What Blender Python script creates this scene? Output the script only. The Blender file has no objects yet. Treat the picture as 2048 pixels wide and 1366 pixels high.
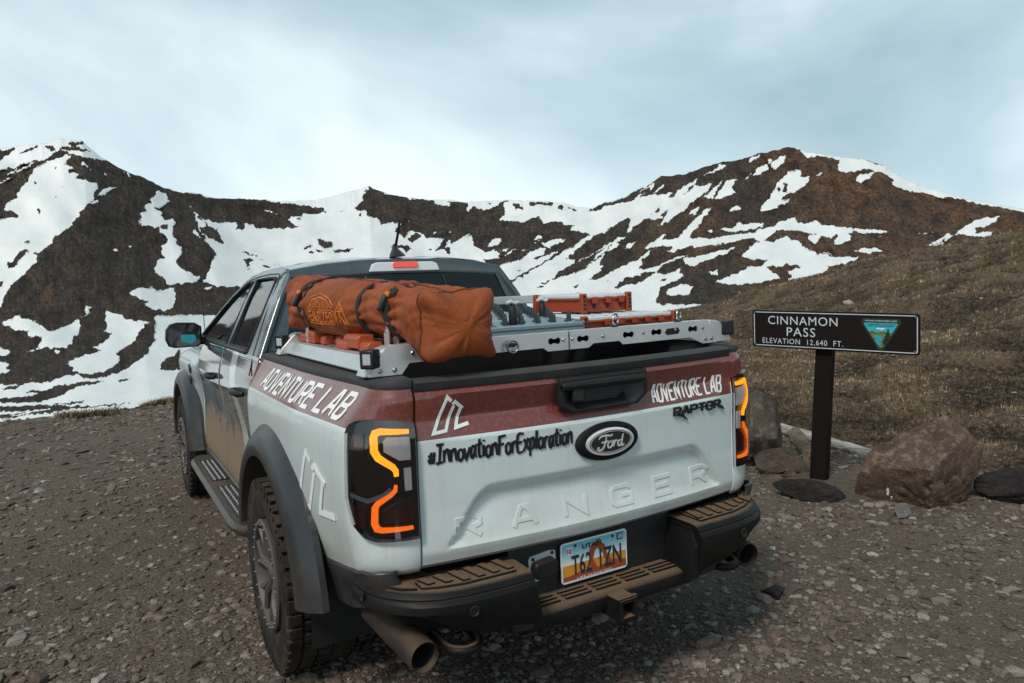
import bpy, bmesh, math, random
import numpy as np
from mathutils import Vector, Matrix, noise as mnoise
random.seed(7); np.random.seed(7)
S = bpy.context.scene
C = S.collection
# ------------------------------------------------------------------ camera
CAM = np.array([-1.565, -2.136, 1.617]); FPX = 1445.0
_yaw, _pit, _rol = math.radians(29.95), math.radians(4.36), math.radians(-2.39)
_F = np.array([math.sin(_yaw)*math.cos(_pit), math.cos(_yaw)*math.cos(_pit), -math.sin(_pit)])
_R0 = np.array([math.cos(_yaw), -math.sin(_yaw), 0.0]); _U0 = np.cross(_R0, _F)
_R = _R0*math.cos(_rol)+_U0*math.sin(_rol); _U = -_R0*math.sin(_rol)+_U0*math.cos(_rol)
cam = bpy.data.objects.new('camera', bpy.data.cameras.new('camera')); C.objects.link(cam)
cam.matrix_world = Matrix(((_R[0], _U[0], -_F[0], CAM[0]), (_R[1], _U[1], -_F[1], CAM[1]),
                           (_R[2], _U[2], -_F[2], CAM[2]), (0, 0, 0, 1)))
cam.data.sensor_width = 36; cam.data.lens = FPX/2048*36
cam.data.clip_start = 0.05; cam.data.clip_end = 20000
S.camera = cam
# ------------------------------------------------------------------ sky, sun, exposure
SUN_EL, SUN_AZ = math.radians(50), math.radians(-122)      # azimuth from +Y towards +X
w = bpy.data.worlds.new("World"); S.world = w; w.use_nodes = True
nt = w.node_tree; nt.nodes.clear()
def _n(t, **k):
    n = nt.nodes.new(t)
    for a, b in k.items(): setattr(n, a, b)
    return n
out = _n('ShaderNodeOutputWorld'); mix = _n('ShaderNodeMixShader')
bg1 = _n('ShaderNodeBackground'); bg2 = _n('ShaderNodeBackground')
sky = _n('ShaderNodeTexSky', sky_type='NISHITA', sun_disc=False, sun_elevation=SUN_EL, sun_rotation=SUN_AZ, altitude=3800)
bg1.inputs[1].default_value = 0.11
nt.links.new(sky.outputs[0], bg1.inputs[0])
tc = _n('ShaderNodeTexCoord'); mp = _n('ShaderNodeMapping')
mp.inputs['Scale'].default_value = (1, 1, 1.9); mp.inputs['Location'].default_value = (6.29, -2.69, 5.14)
nt.links.new(tc.outputs['Generated'], mp.inputs[0])
n1 = _n('ShaderNodeTexNoise'); n1.inputs['Scale'].default_value = 1.15; n1.inputs['Detail'].default_value = 5; n1.inputs['Roughness'].default_value = .5
n1.inputs['Distortion'].default_value = .5
nt.links.new(mp.outputs[0], n1.inputs['Vector'])
sep = _n('ShaderNodeSeparateXYZ'); nt.links.new(tc.outputs['Generated'], sep.inputs[0])
# cloud sheet: thick and bright low down, thinner and bluer towards the zenith
ma = _n('ShaderNodeMath', operation='MULTIPLY_ADD'); ma.inputs[1].default_value = -0.74; ma.inputs[2].default_value = .20
nt.links.new(sep.outputs[2], ma.inputs[0])
ad = _n('ShaderNodeMath', operation='ADD'); nt.links.new(n1.outputs['Fac'], ad.inputs[0]); nt.links.new(ma.outputs[0], ad.inputs[1])
cr = _n('ShaderNodeValToRGB'); e = cr.color_ramp
e.elements[0].position = .28; e.elements[0].color = (.16, .250, .28, 1)
e.elements[1].position = .80; e.elements[1].color = (.68, .715, .73, 1)
m_ = e.elements.new(.52); m_.color = (.35, .455, .49, 1)
m_ = e.elements.new(.66); m_.color = (.56, .635, .66, 1)
nt.links.new(ad.outputs[0], cr.inputs[0]); nt.links.new(cr.outputs[0], bg2.inputs[0])
bg2.inputs[1].default_value = 1.0
mix.inputs[0].default_value = .93
nt.links.new(bg1.outputs[0], mix.inputs[1]); nt.links.new(bg2.outputs[0], mix.inputs[2]); nt.links.new(mix.outputs[0], out.inputs[0])
sun = bpy.data.objects.new('sun', bpy.data.lights.new('sun', 'SUN')); C.objects.link(sun)
sun.data.energy = 1.5; sun.data.angle = math.radians(14); sun.data.color = (1, .93, .83)
_sd = Vector((math.sin(SUN_AZ)*math.cos(SUN_EL), math.cos(SUN_AZ)*math.cos(SUN_EL), math.sin(SUN_EL)))
sun.rotation_euler = _sd.to_track_quat('Z', 'Y').to_euler(); sun.location = (-20, 0, 30)
S.view_settings.view_transform = 'Standard'; S.view_settings.look = 'None'
S.view_settings.exposure = 0.70; S.view_settings.gamma = 1.0; S.view_settings.use_curve_mapping = False
S.render.engine = 'CYCLES'

# ------------------------------------------------------------------ helpers
def sm(a, b, x):
    t = np.clip((np.asarray(x, float)-a)/(b-a), 0, 1); return t*t*(3-2*t)
class MB:
    def __init__(s): s.v = []; s.f = []
    def add(s, vs, fs):
        o = len(s.v); s.v += [tuple(float(c) for c in p) for p in vs]; s.f += [tuple(i+o for i in f) for f in fs]; return s
    def box(s, c, d, rz=0, rx=0, ry=0):
        M = Matrix.Rotation(rz, 3, 'Z') @ Matrix.Rotation(ry, 3, 'Y') @ Matrix.Rotation(rx, 3, 'X')
        vs = [Vector(c)+M @ Vector((x*d[0]/2, y*d[1]/2, z*d[2]/2)) for x in (-1, 1) for y in (-1, 1) for z in (-1, 1)]
        return s.add(vs, [(0, 1, 3, 2), (4, 6, 7, 5), (0, 4, 5, 1), (2, 3, 7, 6), (0, 2, 6, 4), (1, 5, 7, 3)])
    def grid(s, P, cu=False, cv=False, flip=False):
        nu, nv = len(P), len(P[0]); vs = [p for r in P for p in r]; fs = []
        for i in range(nu if cu else nu-1):
            for j in range(nv if cv else nv-1):
                a, b = i*nv+j, ((i+1) % nu)*nv+j; c, d = ((i+1) % nu)*nv+(j+1) % nv, i*nv+(j+1) % nv
                fs.append((a, d, c, b) if flip else (a, b, c, d))
        return s.add(vs, fs)
    def tube(s, pts, r, n=10, caps=True, closed=False):
        pts = [Vector(p) for p in pts]; m = len(pts); rows = []
        rr = r if hasattr(r, '__len__') else [r]*m; up = None
        for i, p in enumerate(pts):
            if closed: t = (pts[(i+1) % m]-pts[i-1]).normalized()
            else: t = (pts[min(i+1, m-1)]-pts[max(i-1, 0)]).normalized()
            if up is None: up = Vector((0, 0, 1)) if abs(t.z) < .9 else Vector((1, 0, 0))
            x = t.cross(up)
            if x.length < 1e-5: x = t.orthogonal()
            x.normalize(); y = x.cross(t).normalized(); up = y
            rows.append([p+(x*math.cos(a)+y*math.sin(a))*rr[i] for a in [2*math.pi*k/n for k in range(n)]])
        o = len(s.v); s.grid(rows, cu=closed, cv=True)
        if caps and not closed:
            s.f.append(tuple(o+k for k in range(n))); s.f.append(tuple(o+(m-1)*n+k for k in reversed(range(n))))
        return s
    def lathe(s, prof, c, axis='x', n=48, a0=0, a1=2*math.pi):
        full = abs(a1-a0-2*math.pi) < 1e-6; rows = []
        for k in range(n if full else n+1):
            a = a0+(a1-a0)*k/n; row = []
            for r, h in prof:
                u, v_ = r*math.cos(a), r*math.sin(a)
                row.append({'x': (c[0]+h, c[1]+u, c[2]+v_), 'y': (c[0]+u, c[1]+h, c[2]+v_), 'z': (c[0]+u, c[1]+v_, c[2]+h)}[axis])
            rows.append(row)
        return s.grid(rows, cu=full)
    def prism(s, poly, fa, fb):
        n = len(poly); A = [fa(*p) for p in poly]; B = [fb(*p) for p in poly]
        fs = [tuple(range(n)), tuple(reversed(range(n, 2*n)))]
        fs += [(i, n+i, n+(i+1) % n, (i+1) % n) for i in range(n)]
        return s.add(A+B, fs)
    def mirror(s):
        m = MB(); m.v = [(-x, y, z) for x, y, z in s.v]; m.f = [tuple(reversed(f)) for f in s.f]; return m
def mesh_of(name, mb, smooth=None, fix=True):
    me = bpy.data.meshes.new(name); me.from_pydata(mb.v, [], mb.f); me.update()
    if fix:
        bm = bmesh.new(); bm.from_mesh(me); bmesh.ops.recalc_face_normals(bm, faces=bm.faces); bm.to_mesh(me); bm.free()
    if smooth is not None:
        me.shade_smooth()
        if smooth < 180: me.set_sharp_from_angle(angle=math.radians(smooth))
    return me
def obj(name, mb, mat, parent=None, smooth=35, bevel=0, seg=2, label=None, cat=None, group=None, kind=None, fix=True):
    me = mb if isinstance(mb, bpy.types.Mesh) else mesh_of(name, mb, smooth, fix)
    if mat is not None and not me.materials: me.materials.append(mat)
    o = bpy.data.objects.new(name, me); C.objects.link(o)
    if parent: o.parent = parent
    if bevel:
        b = o.modifiers.new('bevel', 'BEVEL'); b.width = bevel; b.segments = seg; b.limit_method = 'ANGLE'; b.angle_limit = math.radians(40)
        b.harden_normals = False
    tag(o, label, cat, group, kind); return o
def tag(o, label=None, cat=None, group=None, kind=None):
    for k, v in (('label', label), ('category', cat), ('group', group), ('kind', kind)):
        if v: o[k] = v
    return o
def empty(name, loc, label=None, cat=None, group=None):
    o = bpy.data.objects.new(name, None); C.objects.link(o); o.location = loc; o.empty_display_size = .1
    return tag(o, label, cat, group)
def solid(o, t, off=-1):
    m = o.modifiers.new('solid', 'SOLIDIFY'); m.thickness = t; m.offset = off; return o
def interp(pts, x): return np.interp(x, [p[0] for p in pts], [p[1] for p in pts])

# ------------------------------------------------------------------ materials
class NT:
    def __init__(s, name):
        s.m = bpy.data.materials.new(name); s.m.use_nodes = True; s.t = s.m.node_tree; s.t.nodes.clear()
        s.o = s.n('ShaderNodeOutputMaterial'); s.b = s.n('ShaderNodeBsdfPrincipled'); s.l(s.b.outputs[0], s.o.inputs[0])
        s.tc = s.n('ShaderNodeTexCoord')
    def n(s, t, **k):
        x = s.t.nodes.new(t)
        for a, b in k.items(): setattr(x, a, b)
        return x
    def l(s, a, b): s.t.links.new(a, b)
    def set(s, **k):
        for a, b in k.items(): s.put(s.b.inputs[a.replace('_', ' ')], b)
        return s
    def put(s, inp, v):
        if isinstance(v, bpy.types.NodeSocket): s.l(v, inp)
        elif isinstance(v, (tuple, list)): inp.default_value = tuple(v) if len(v) == len(inp.default_value) else tuple(v)+(1,)
        else: inp.default_value = v
    def noise(s, scale, detail=4, rough=.55, vec=None, dist=0, stretch=None):
        x = s.n('ShaderNodeTexNoise'); x.inputs['Scale'].default_value = scale; x.inputs['Detail'].default_value = detail
        x.inputs['Roughness'].default_value = rough; x.inputs['Distortion'].default_value = dist
        v = vec or s.tc.outputs['Object']
        if stretch:
            mp = s.n('ShaderNodeMapping'); mp.inputs['Scale'].default_value = stretch; s.l(v, mp.inputs[0]); v = mp.outputs[0]
        s.l(v, x.inputs['Vector']); return x.outputs['Fac']
    def ramp(s, f, *stops):
        r = s.n('ShaderNodeValToRGB'); e = r.color_ramp
        while len(e.elements) < len(stops): e.elements.new(.5)
        for i, (p, c) in enumerate(stops):
            e.elements[i].position = p; c = (c, c, c) if not hasattr(c, '__len__') else c; e.elements[i].color = (*c[:3], 1)
        s.put(r.inputs[0], f); return r.outputs[0]
    def mix(s, f, a, b, mode='MIX'):
        x = s.n('ShaderNodeMix', data_type='RGBA', blend_type=mode)
        s.put(x.inputs[0], f); s.put(x.inputs[6], a); s.put(x.inputs[7], b); return x.outputs[2]
    def math(s, op, a, b=0.0, c=0.0, clamp=False):
        x = s.n('ShaderNodeMath', operation=op, use_clamp=clamp)
        s.put(x.inputs[0], a); s.put(x.inputs[1], b)
        if len(x.inputs) > 2: s.put(x.inputs[2], c)
        return x.outputs[0]
    def xyz(s, v=None):
        x = s.n('ShaderNodeSeparateXYZ'); s.l(v or s.tc.outputs['Object'], x.inputs[0]); return x.outputs
    def nz(s):
        g = s.n('ShaderNodeNewGeometry'); x = s.n('ShaderNodeSeparateXYZ'); s.l(g.outputs['Normal'], x.inputs[0]); return x.outputs[2]
    def bump(s, h, st=.3, dist=.01):
        b = s.n('ShaderNodeBump'); b.inputs['Strength'].default_value = st; b.inputs['Distance'].default_value = dist
        s.l(h, b.inputs['Height']); s.l(b.outputs[0], s.b.inputs['Normal']); return s
    def attr(s, name):
        a = s.n('ShaderNodeAttribute'); a.attribute_name = name; return a
def plain(name, col, rough=.5, metal=0, var=.12, bumps=0, scale=30, **k):
    m = NT(name); f = m.noise(scale)
    m.set(Base_Color=m.mix(f, tuple(c*(1-var) for c in col), tuple(min(1, c*(1+var)) for c in col)), Metallic=metal)
    m.set(Roughness=m.math('MULTIPLY_ADD', m.noise(scale*.6), .25, rough-.12))
    if bumps: m.bump(m.noise(scale*4), bumps, .004)
    for a, b in k.items(): m.set(**{a: b})
    return m.m
DUST = (.165, .105, .066)
def dusty(name, col, rough=.55, metal=0, amount=.55, lo=.35, hi=.95, wear=.25, bumps=.15, bs=220, zlow=None, spec=.28):
    """a dark part with road dust lying on what faces up and blown on in patches"""
    m = NT(name); up = m.nz(); pn = m.noise(9, 6); fine = m.noise(130, 3)
    f = m.math('MULTIPLY', m.ramp(up, (lo, 0.0), (hi, 1.0)), amount)
    f = m.math('ADD', f, m.math('MULTIPLY', m.ramp(pn, (.42, 0.0), (.75, 1.0)), wear))
    if zlow:
        z = m.xyz()[2]; mr = m.n('ShaderNodeMapRange'); m.l(z, mr.inputs[0]); mr.inputs[1].default_value = zlow[1]; mr.inputs[2].default_value = zlow[0]
        f = m.math('ADD', f, m.math('MULTIPLY', mr.outputs[0], m.math('MULTIPLY', m.ramp(pn, (.3, .2), (.7, 1.0)), zlow[2])))
    f = m.math('MULTIPLY', f, m.ramp(fine, (.2, .55), (.7, 1.0)), clamp=True)
    m.set(Base_Color=m.mix(f, col, DUST), Roughness=m.math('MULTIPLY_ADD', f, .35, rough, clamp=True), Metallic=metal)
    m.set(Specular_IOR_Level=spec); m.bump(m.noise(bs, 2), bumps, .0015); return m.m
M = {}
M['plastic'] = dusty('black_plastic', (.006, .006, .0065), .5, lo=.82, hi=.97, amount=.9, wear=.035, spec=.22)
M['plastic_clean'] = dusty('black_plastic_clean', (.012, .0125, .014), .42, amount=.10, wear=.08)
M['step'] = dusty('dusty_step_plastic', (.008, .0075, .0075), .6, lo=.80, hi=.97, amount=1.0, wear=.05, spec=.2)
M['cap'] = dusty('bed_cap_plastic', (.035, .038, .042), .5, amount=.10, wear=.18, bumps=.25)
M['flare'] = dusty('flare_plastic', (.020, .023, .027), .30, spec=.5, amount=.10, wear=.14, zlow=(.35, .8, .4))
M['dark'] = plain('unlit_black', (.008, .008, .009), .7, var=.3)
M['liner'] = plain('bed_liner', (.014, .014, .016), .45, var=.3, bumps=.3, scale=60)
M['rubber'] = dusty('tyre_rubber', (.012, .011, .011), .8, amount=.2, lo=.2, hi=.9, wear=.40, bumps=.3)
M['rim'] = dusty('rim_metal', (.085, .083, .085), .45, metal=.3, amount=.3, wear=.65)
M['alu'] = NT('brushed_aluminium').set(Metallic=1.0, Base_Color=(.76, .77, .78)).m
_m = NT('brushed_aluminium'); _f = _m.noise(6, 5, stretch=(40, 2, 2)); _g = _m.noise(5, 4)
_m.set(Metallic=.75, Base_Color=_m.mix(_g, (.55, .55, .55), (.80, .80, .80)), Roughness=_m.math('MULTIPLY_ADD', _f, .25, .28)); M['alu'] = _m.m
M['steel'] = plain('bare_steel', (.45, .45, .46), .3, metal=1, var=.2)
M['chrome'] = plain('chrome', (.88, .89, .90), .22, metal=.55, var=.03)
M['rust'] = dusty('rusty_pipe', (.040, .030, .025), .6, metal=.3, amount=.4, wear=.5)
M['glass'] = NT('tinted_glass').set(Base_Color=(.006, .008, .010), Roughness=.03, Specular_IOR_Level=.5).m
M['white_vinyl'] = plain('white_vinyl', (.85, .86, .86), .45, var=.06)
M['black_vinyl'] = plain('black_vinyl', (.012, .012, .013), .45, var=.2)
_m = NT('slate_grey_paint'); _f = _m.noise(14, 6)
_m.set(Base_Color=_m.mix(_m.ramp(_f, (.4, 0.0), (.8, 1.0)), (.042, .062, .076), (.068, .085, .096)), Roughness=.35, Coat_Weight=.8, Coat_Roughness=.10); M['grey'] = _m.m
def paint_two(name, zsplit):
    """pale grey-blue lower body with a brown-red band above; water spots and a film of dust"""
    m = NT(name); X, Y, Z = m.xyz(); film = m.noise(5, 7); spots = m.noise(95, 3); fine = m.noise(300, 2)
    white = m.mix(m.ramp(film, (.35, 0.0), (.8, 1.0)), (.65, .725, .735), (.60, .66, .655))
    mr = m.n('ShaderNodeMapRange'); m.l(Z, mr.inputs[0]); mr.inputs[1].default_value = .95; mr.inputs[2].default_value = .60
    low = m.math('MULTIPLY', mr.outputs[0], m.ramp(film, (.30, .10), (.65, .75)))
    white = m.mix(low, white, (.44, .39, .32))
    white = m.mix(m.ramp(m.noise(210, 4, .7), (.60, 0.0), (.74, .45)), white, (.38, .345, .29))
    streak = m.noise(10, 5, .6, stretch=(3.0, 3.0, .25)); white = m.mix(m.ramp(streak, (.55, 0.0), (.78, .45)), white, (.46, .455, .41))
    red = m.mix(m.ramp(spots, (.52, 0.0), (.66, .8)), (.165, .036, .027), (.245, .078, .058))
    red = m.mix(m.ramp(fine, (.55, 0.0), (.7, .35)), red, (.045, .014, .012))
    m.set(Base_Color=m.mix(m.math('GREATER_THAN', Z, zsplit), white, red))
    m.set(Roughness=m.math('MULTIPLY_ADD', film, .25, .28), Coat_Weight=1.0, Coat_Roughness=m.math('MULTIPLY_ADD', film, .24, .0, clamp=True), Specular_IOR_Level=.5)
    return m.m
M['body'] = paint_two('bed_side_paint', 1.182)
M['gate'] = paint_two('tailgate_paint', 1.136)
def door_paint():
    m = NT('door_wrap_paint'); X, Y, Z = m.xyz(); film = m.noise(6, 7); big = m.noise(2.3, 4, dist=.8)
    st = m.math('ADD', m.math('MULTIPLY', Y, 1.0), m.math('MULTIPLY', Z, -.55))
    stripe = m.math('MULTIPLY', m.math('GREATER_THAN', st, 1.48), m.math('LESS_THAN', st, 1.66))
    base = m.mix(m.ramp(big, (.46, 0.0), (.485, 1.0)), (.055, .062, .068), (.17, .19, .20))
    up = m.n('ShaderNodeMapRange'); m.l(Z, up.inputs[0]); up.inputs[1].default_value = 1.10; up.inputs[2].default_value = 1.25
    base = m.mix(up.outputs[0], base, (.045, .055, .062))
    base = m.mix(m.math('GREATER_THAN', Y, 3.72), base, (.42, .47, .49))
    c = m.mix(stripe, base, (.66, .70, .70))
    rd = m.math('MULTIPLY', m.math('LESS_THAN', m.math('ADD', Y, m.math('MULTIPLY', Z, -.35)), 1.42), m.math('GREATER_THAN', Z, 1.182))
    c = m.mix(rd, c, (.10, .03, .025))
    mr = m.n('ShaderNodeMapRange'); m.l(m.math('ADD', Z, m.math('MULTIPLY', film, .42)), mr.inputs[0]); mr.inputs[1].default_value = 1.22; mr.inputs[2].default_value = .88
    mud = m.ramp(m.math('MULTIPLY', mr.outputs[0], m.ramp(m.noise(34, 7, .72), (.30, .35), (.62, 1.0))), (.22, 0.0), (.50, 1.0))
    mudc = m.mix(m.noise(70, 4), (.11, .066, .038), (.34, .24, .16))
    m.set(Base_Color=m.mix(mud, c, mudc), Roughness=m.math('MULTIPLY_ADD', mud, .5, .13, clamp=True), Coat_Weight=m.math('SUBTRACT', 1.0, mud, clamp=True), Coat_Roughness=.04)
    m.bump(m.math('MULTIPLY', m.noise(160, 4), mud), .5, .004)
    return m.m
M['door'] = door_paint()
M['fender'] = plain('fender_paint', (.40, .45, .47), .3, var=.1, Coat_Weight=.6, Coat_Roughness=.08)
def orange_fabric():
    m = NT('orange_duffel_fabric'); f = m.noise(7, 5); g = m.noise(420, 2)
    m.set(Base_Color=m.mix(m.ramp(f, (.3, 0.0), (.75, 1.0)), (.19, .040, .011), (.36, .084, .021)), Roughness=.6, Specular_IOR_Level=.3)
    cre = m.noise(11, 4, .55, dist=2.2); cre = m.math('ABSOLUTE', m.math('SUBTRACT', cre, .5)); m.bump(m.math('ADD', m.math('MULTIPLY', cre, 1.2), m.math('MULTIPLY', g, .16)), .36, .010); return m.m
M['orange'] = orange_fabric()
M['orange_plastic'] = plain('orange_plastic', (.40, .072, .024), .45, var=.25, bumps=.1, scale=18)
M['case_orange'] = plain('case_orange_plastic', (.30, .042, .010), .45, var=.2, scale=14)
M['clear_lid'] = NT('clear_case_lid').set(Base_Color=(.70, .74, .76), Roughness=.22, Coat_Weight=.8, Alpha=.92, Specular_IOR_Level=.8).m
M['slate_plastic'] = plain('slate_blue_plastic', (.20, .27, .31), .42, var=.15, scale=12, Coat_Weight=.2)
M['web'] = plain('black_webbing', (.012, .012, .013), .7, var=.3, scale=200)
M['orange_ink'] = plain('bright_orange_print', (.62, .17, .018), .5)
def emis(name, col, e, base=(.2, .05, .01)):
    m = NT(name); X, Y, Z = m.xyz(); f = m.math('MULTIPLY_ADD', m.math('SINE', m.math('MULTIPLY', m.math('ADD', Z, m.math('MULTIPLY', X, .8)), 420.0)), .06, .92)
    hue = m.mix(m.noise(22, 2), col, (col[0], col[1]*.72, col[2]))
    m.set(Base_Color=base, Emission_Color=hue, Emission_Strength=m.math('MULTIPLY', f, e), Roughness=.25); return m.m
M['amber'] = emis('amber_led', (1, .40, .010), 1.0)
M['amber_low'] = emis('amber_led_dim', (1, .19, .006), .65)
_m = NT('clear_outer_lens'); _g = _m.n('ShaderNodeBsdfGlossy'); _g.inputs['Roughness'].default_value = .03; _t = _m.n('ShaderNodeBsdfTransparent'); _t.inputs[0].default_value = (.95, .94, .94, 1)
_fr = _m.n('ShaderNodeFresnel'); _fr.inputs[0].default_value = 1.5; _x = _m.n('ShaderNodeMixShader'); _m.l(_fr.outputs[0], _x.inputs[0]); _m.l(_t.outputs[0], _x.inputs[1]); _m.l(_g.outputs[0], _x.inputs[2]); _m.l(_x.outputs[0], _m.o.inputs[0]); M['outer_lens'] = _m.m
M['lamp_house'] = NT('smoked_lamp_housing').set(Base_Color=(.010, .007, .007), Roughness=.07, Coat_Weight=1.0, Coat_Roughness=.03).m
M['lamp_red'] = NT('dark_red_reflector').set(Base_Color=(.055, .006, .005), Roughness=.18, Coat_Weight=1.0, Coat_Roughness=.03).m
M['lamp_clear'] = plain('clear_lamp_lens', (.86, .88, .90), .2, var=.12, scale=80, Coat_Weight=1.0)
M['lamp_bright_red'] = NT('red_brake_lens').set(Base_Color=(.55, .03, .015), Roughness=.15, Coat_Weight=1.0, Emission_Color=(1, .08, .03), Emission_Strength=.25).m
# ------------------------------------------------------------------ numpy noise
def _hash(ix, iy, seed):
    h = (ix.astype(np.int64)*374761393+iy.astype(np.int64)*668265263+seed*974711) & 0x7fffffff
    h = ((h ^ (h >> 13))*1274126177) & 0x7fffffff
    return ((h ^ (h >> 16)) & 0xffff)/65535.0
def vnoise(x, y, seed=0):
    ix, iy = np.floor(x), np.floor(y); fx, fy = x-ix, y-iy
    fx = fx*fx*fx*(fx*(fx*6-15)+10); fy = fy*fy*fy*(fy*(fy*6-15)+10)
    a, b, c, d = _hash(ix, iy, seed), _hash(ix+1, iy, seed), _hash(ix, iy+1, seed), _hash(ix+1, iy+1, seed)
    return (a*(1-fx)+b*fx)*(1-fy)+(c*(1-fx)+d*fx)*fy
def fbm(x, y, seed=0, oct=5, gain=.5):
    x = np.asarray(x, float); y = np.asarray(y, float); s = 0; a = 1; t = 0
    for k in range(oct): s = s+a*vnoise(x*2**k+k*17.3, y*2**k-k*9.1, seed+k); t += a; a *= gain
    return s/t
def rays(px, py):
    px, py = np.asarray(px, float), np.asarray(py, float)
    return _F+np.multiply.outer((px-1024)/FPX, _R)-np.multiply.outer((py-683)/FPX, _U)
def az_tan(px, py):
    d = rays(px, py); return np.arctan2(d[..., 0], d[..., 1]), d[..., 2]/np.hypot(d[..., 0], d[..., 1])
def project(P):
    d = P-CAM; z = d @ _F; z = np.where(z < .01, .01, z)
    return 1024+FPX*(d @ _R)/z, 683-FPX*(d @ _U)/z, z
def fast_mesh(name, V, Fq):
    """V (n,3), Fq (m,k) -> mesh, quickly"""
    me = bpy.data.meshes.new(name); n, (m, k) = len(V), Fq.shape
    me.vertices.add(n); me.vertices.foreach_set('co', np.ascontiguousarray(V, np.float32).ravel())
    me.loops.add(m*k); me.loops.foreach_set('vertex_index', np.ascontiguousarray(Fq, np.int32).ravel())
    me.polygons.add(m); me.polygons.foreach_set('loop_start', np.arange(0, m*k, k, dtype=np.int32)); me.polygons.foreach_set('loop_total', np.full(m, k, np.int32))
    me.update(calc_edges=True); return me
def quads(nu, nv, close=False):
    i = np.arange(nu if close else nu-1)[:, None]; j = np.arange(nv-1)[None]
    a = i*nv+j; b = ((i+1) % nu)*nv+j
    return np.stack([a, b, b+1, a+1], -1).reshape(-1, 4)
def fattr(me, name, val, dim=1):
    if dim == 1: a = me.attributes.new(name, 'FLOAT', 'POINT'); a.data.foreach_set('value', np.ascontiguousarray(val, np.float32).ravel())
    elif dim == 4: a = me.attributes.new(name, 'FLOAT_COLOR', 'POINT'); a.data.foreach_set('color', np.ascontiguousarray(val, np.float32).ravel())
    else: a = me.attributes.new(name, 'FLOAT_VECTOR', 'POINT'); a.data.foreach_set('vector', np.ascontiguousarray(val, np.float32).ravel())

# ------------------------------------------------------------------ the near ground: gravel pull-out, then grass slope
HILL = [(700, 760), (1000, 700), (1200, 655), (1336, 622), (1435, 605), (1504, 581), (1577, 563), (1643, 549), (1720, 527), (1811, 506), (1921, 482), (1976, 473), (2048, 457), (2200, 425), (2500, 372)]
_ha, _ht = az_tan([p[0] for p in HILL], [p[1] for p in HILL])
def hill_tan(az): return np.interp(az, _ha, _ht)
R1 = 62.0
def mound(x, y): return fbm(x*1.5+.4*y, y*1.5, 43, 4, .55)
def ground_z(x, y, detail=True):
    x, y = np.asarray(x, float), np.asarray(y, float)
    dx, dy = x-CAM[0], y-CAM[1]; r = np.hypot(dx, dy); az = np.arctan2(dx, dy)
    wh = sm(math.radians(20), math.radians(34), az)*(1-sm(math.radians(110), math.radians(150), az))
    r0 = np.clip(5.75/np.maximum(np.sin(np.clip(az, .3, 2.6)), .2), 5.5, 16)+.5*fbm(az*6, r*0, 5, 3)
    zc = CAM[2]+R1*hill_tan(az)
    q = np.clip((r-r0)/(R1-r0), 0, 1); slope = zc*(q+.0*q)
    bumps = (fbm(x*.16, y*.16, 41, 4)-.5)*1.6*sm(0, 14, r-r0)*(1-sm(R1-14, R1, r)) + ((fbm(x*.8, y*.8, 42, 4)-.5)*.30+(mound(x, y)-.5)*.34)*sm(0, 3.5, r-r0)*(1-sm(R1-8, R1+2, r)*.8)
    hill = slope+bumps-np.maximum(r-R1, 0)*.35
    edge = 12.4+1.2*(fbm(az*9, az*0, 8, 3)-.5)+3.5*sm(.05, .5, az)
    drop = -np.maximum(r-edge, 0)*.42-sm(0, 1.2, r-edge)*.25
    drop = np.where(np.abs(az) > 1.9, np.minimum(0, -np.maximum(r-45, 0)*.1), drop)
    z = wh*hill+(1-wh)*drop
    near = (fbm(x*.55, y*.55, 11, 4)-.5)*.07
    if detail: near = near+(fbm(x*5, y*5, 12, 4)-.5)*.022
    return z+near*np.clip(1-.0*r, 0, 1)
def grass_w(x, y):
    x, y = np.asarray(x, float), np.asarray(y, float)
    dx, dy = x-CAM[0], y-CAM[1]; r = np.hypot(dx, dy); az = np.arctan2(dx, dy)
    wh = sm(math.radians(20), math.radians(34), az)*(1-sm(math.radians(110), math.radians(150), az))
    r0 = np.clip(5.75/np.maximum(np.sin(np.clip(az, .3, 2.6)), .2), 5.5, 16)
    a = wh*sm(-.5, 1.2, r-r0+.9*(fbm(x*1.3, y*1.3, 21, 4)-.5))
    edge = 12.4+1.2*(fbm(az*9, az*0, 8, 3)-.5)+3.5*sm(.05, .5, az)
    b = (1-wh)*sm(-.5, .3, r-edge)*(np.abs(az) < 1.9)
    return np.clip(a+b, 0, 1)
_az = np.concatenate([np.radians(np.linspace(-14, 76, 620)), np.radians(np.linspace(77, 345, 90))])
_rr = np.concatenate([[.25], np.geomspace(.6, 130, 430)])
A, Rr = np.meshgrid(_az, _rr, indexing='ij')
GX, GY = CAM[0]+np.sin(A)*Rr, CAM[1]+np.cos(A)*Rr
GZ = ground_z(GX, GY)
me = fast_mesh('ground', np.stack([GX, GY, GZ], -1).reshape(-1, 3), quads(len(_az), len(_rr), True)); me.shade_smooth()
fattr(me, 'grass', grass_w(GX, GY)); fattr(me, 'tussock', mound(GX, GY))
m = NT('gravel_and_turf'); g = m.attr('grass').outputs['Fac']; P = m.tc.outputs['Object']
big = m.noise(.5, 6); mid = m.noise(5, 6, .65); fine = m.noise(70, 5, .7)
vor = m.n('ShaderNodeTexVoronoi'); vor.inputs['Scale'].default_value = 42; m.l(P, vor.inputs['Vector'])
vs = m.n('ShaderNodeTexVoronoi'); vs.inputs['Scale'].default_value = 115; m.l(P, vs.inputs['Vector'])
dirt = m.mix(m.ramp(big, (.35, 0.0), (.7, 1.0)), (.094, .068, .053), (.158, .118, .094))
dirt = m.mix(m.ramp(fine, (.35, 0.0), (.7, 1.0)), dirt, (.21, .160, .129))
hue = m.n('ShaderNodeSeparateColor'); m.l(vor.outputs['Color'], hue.inputs[0])
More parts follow.
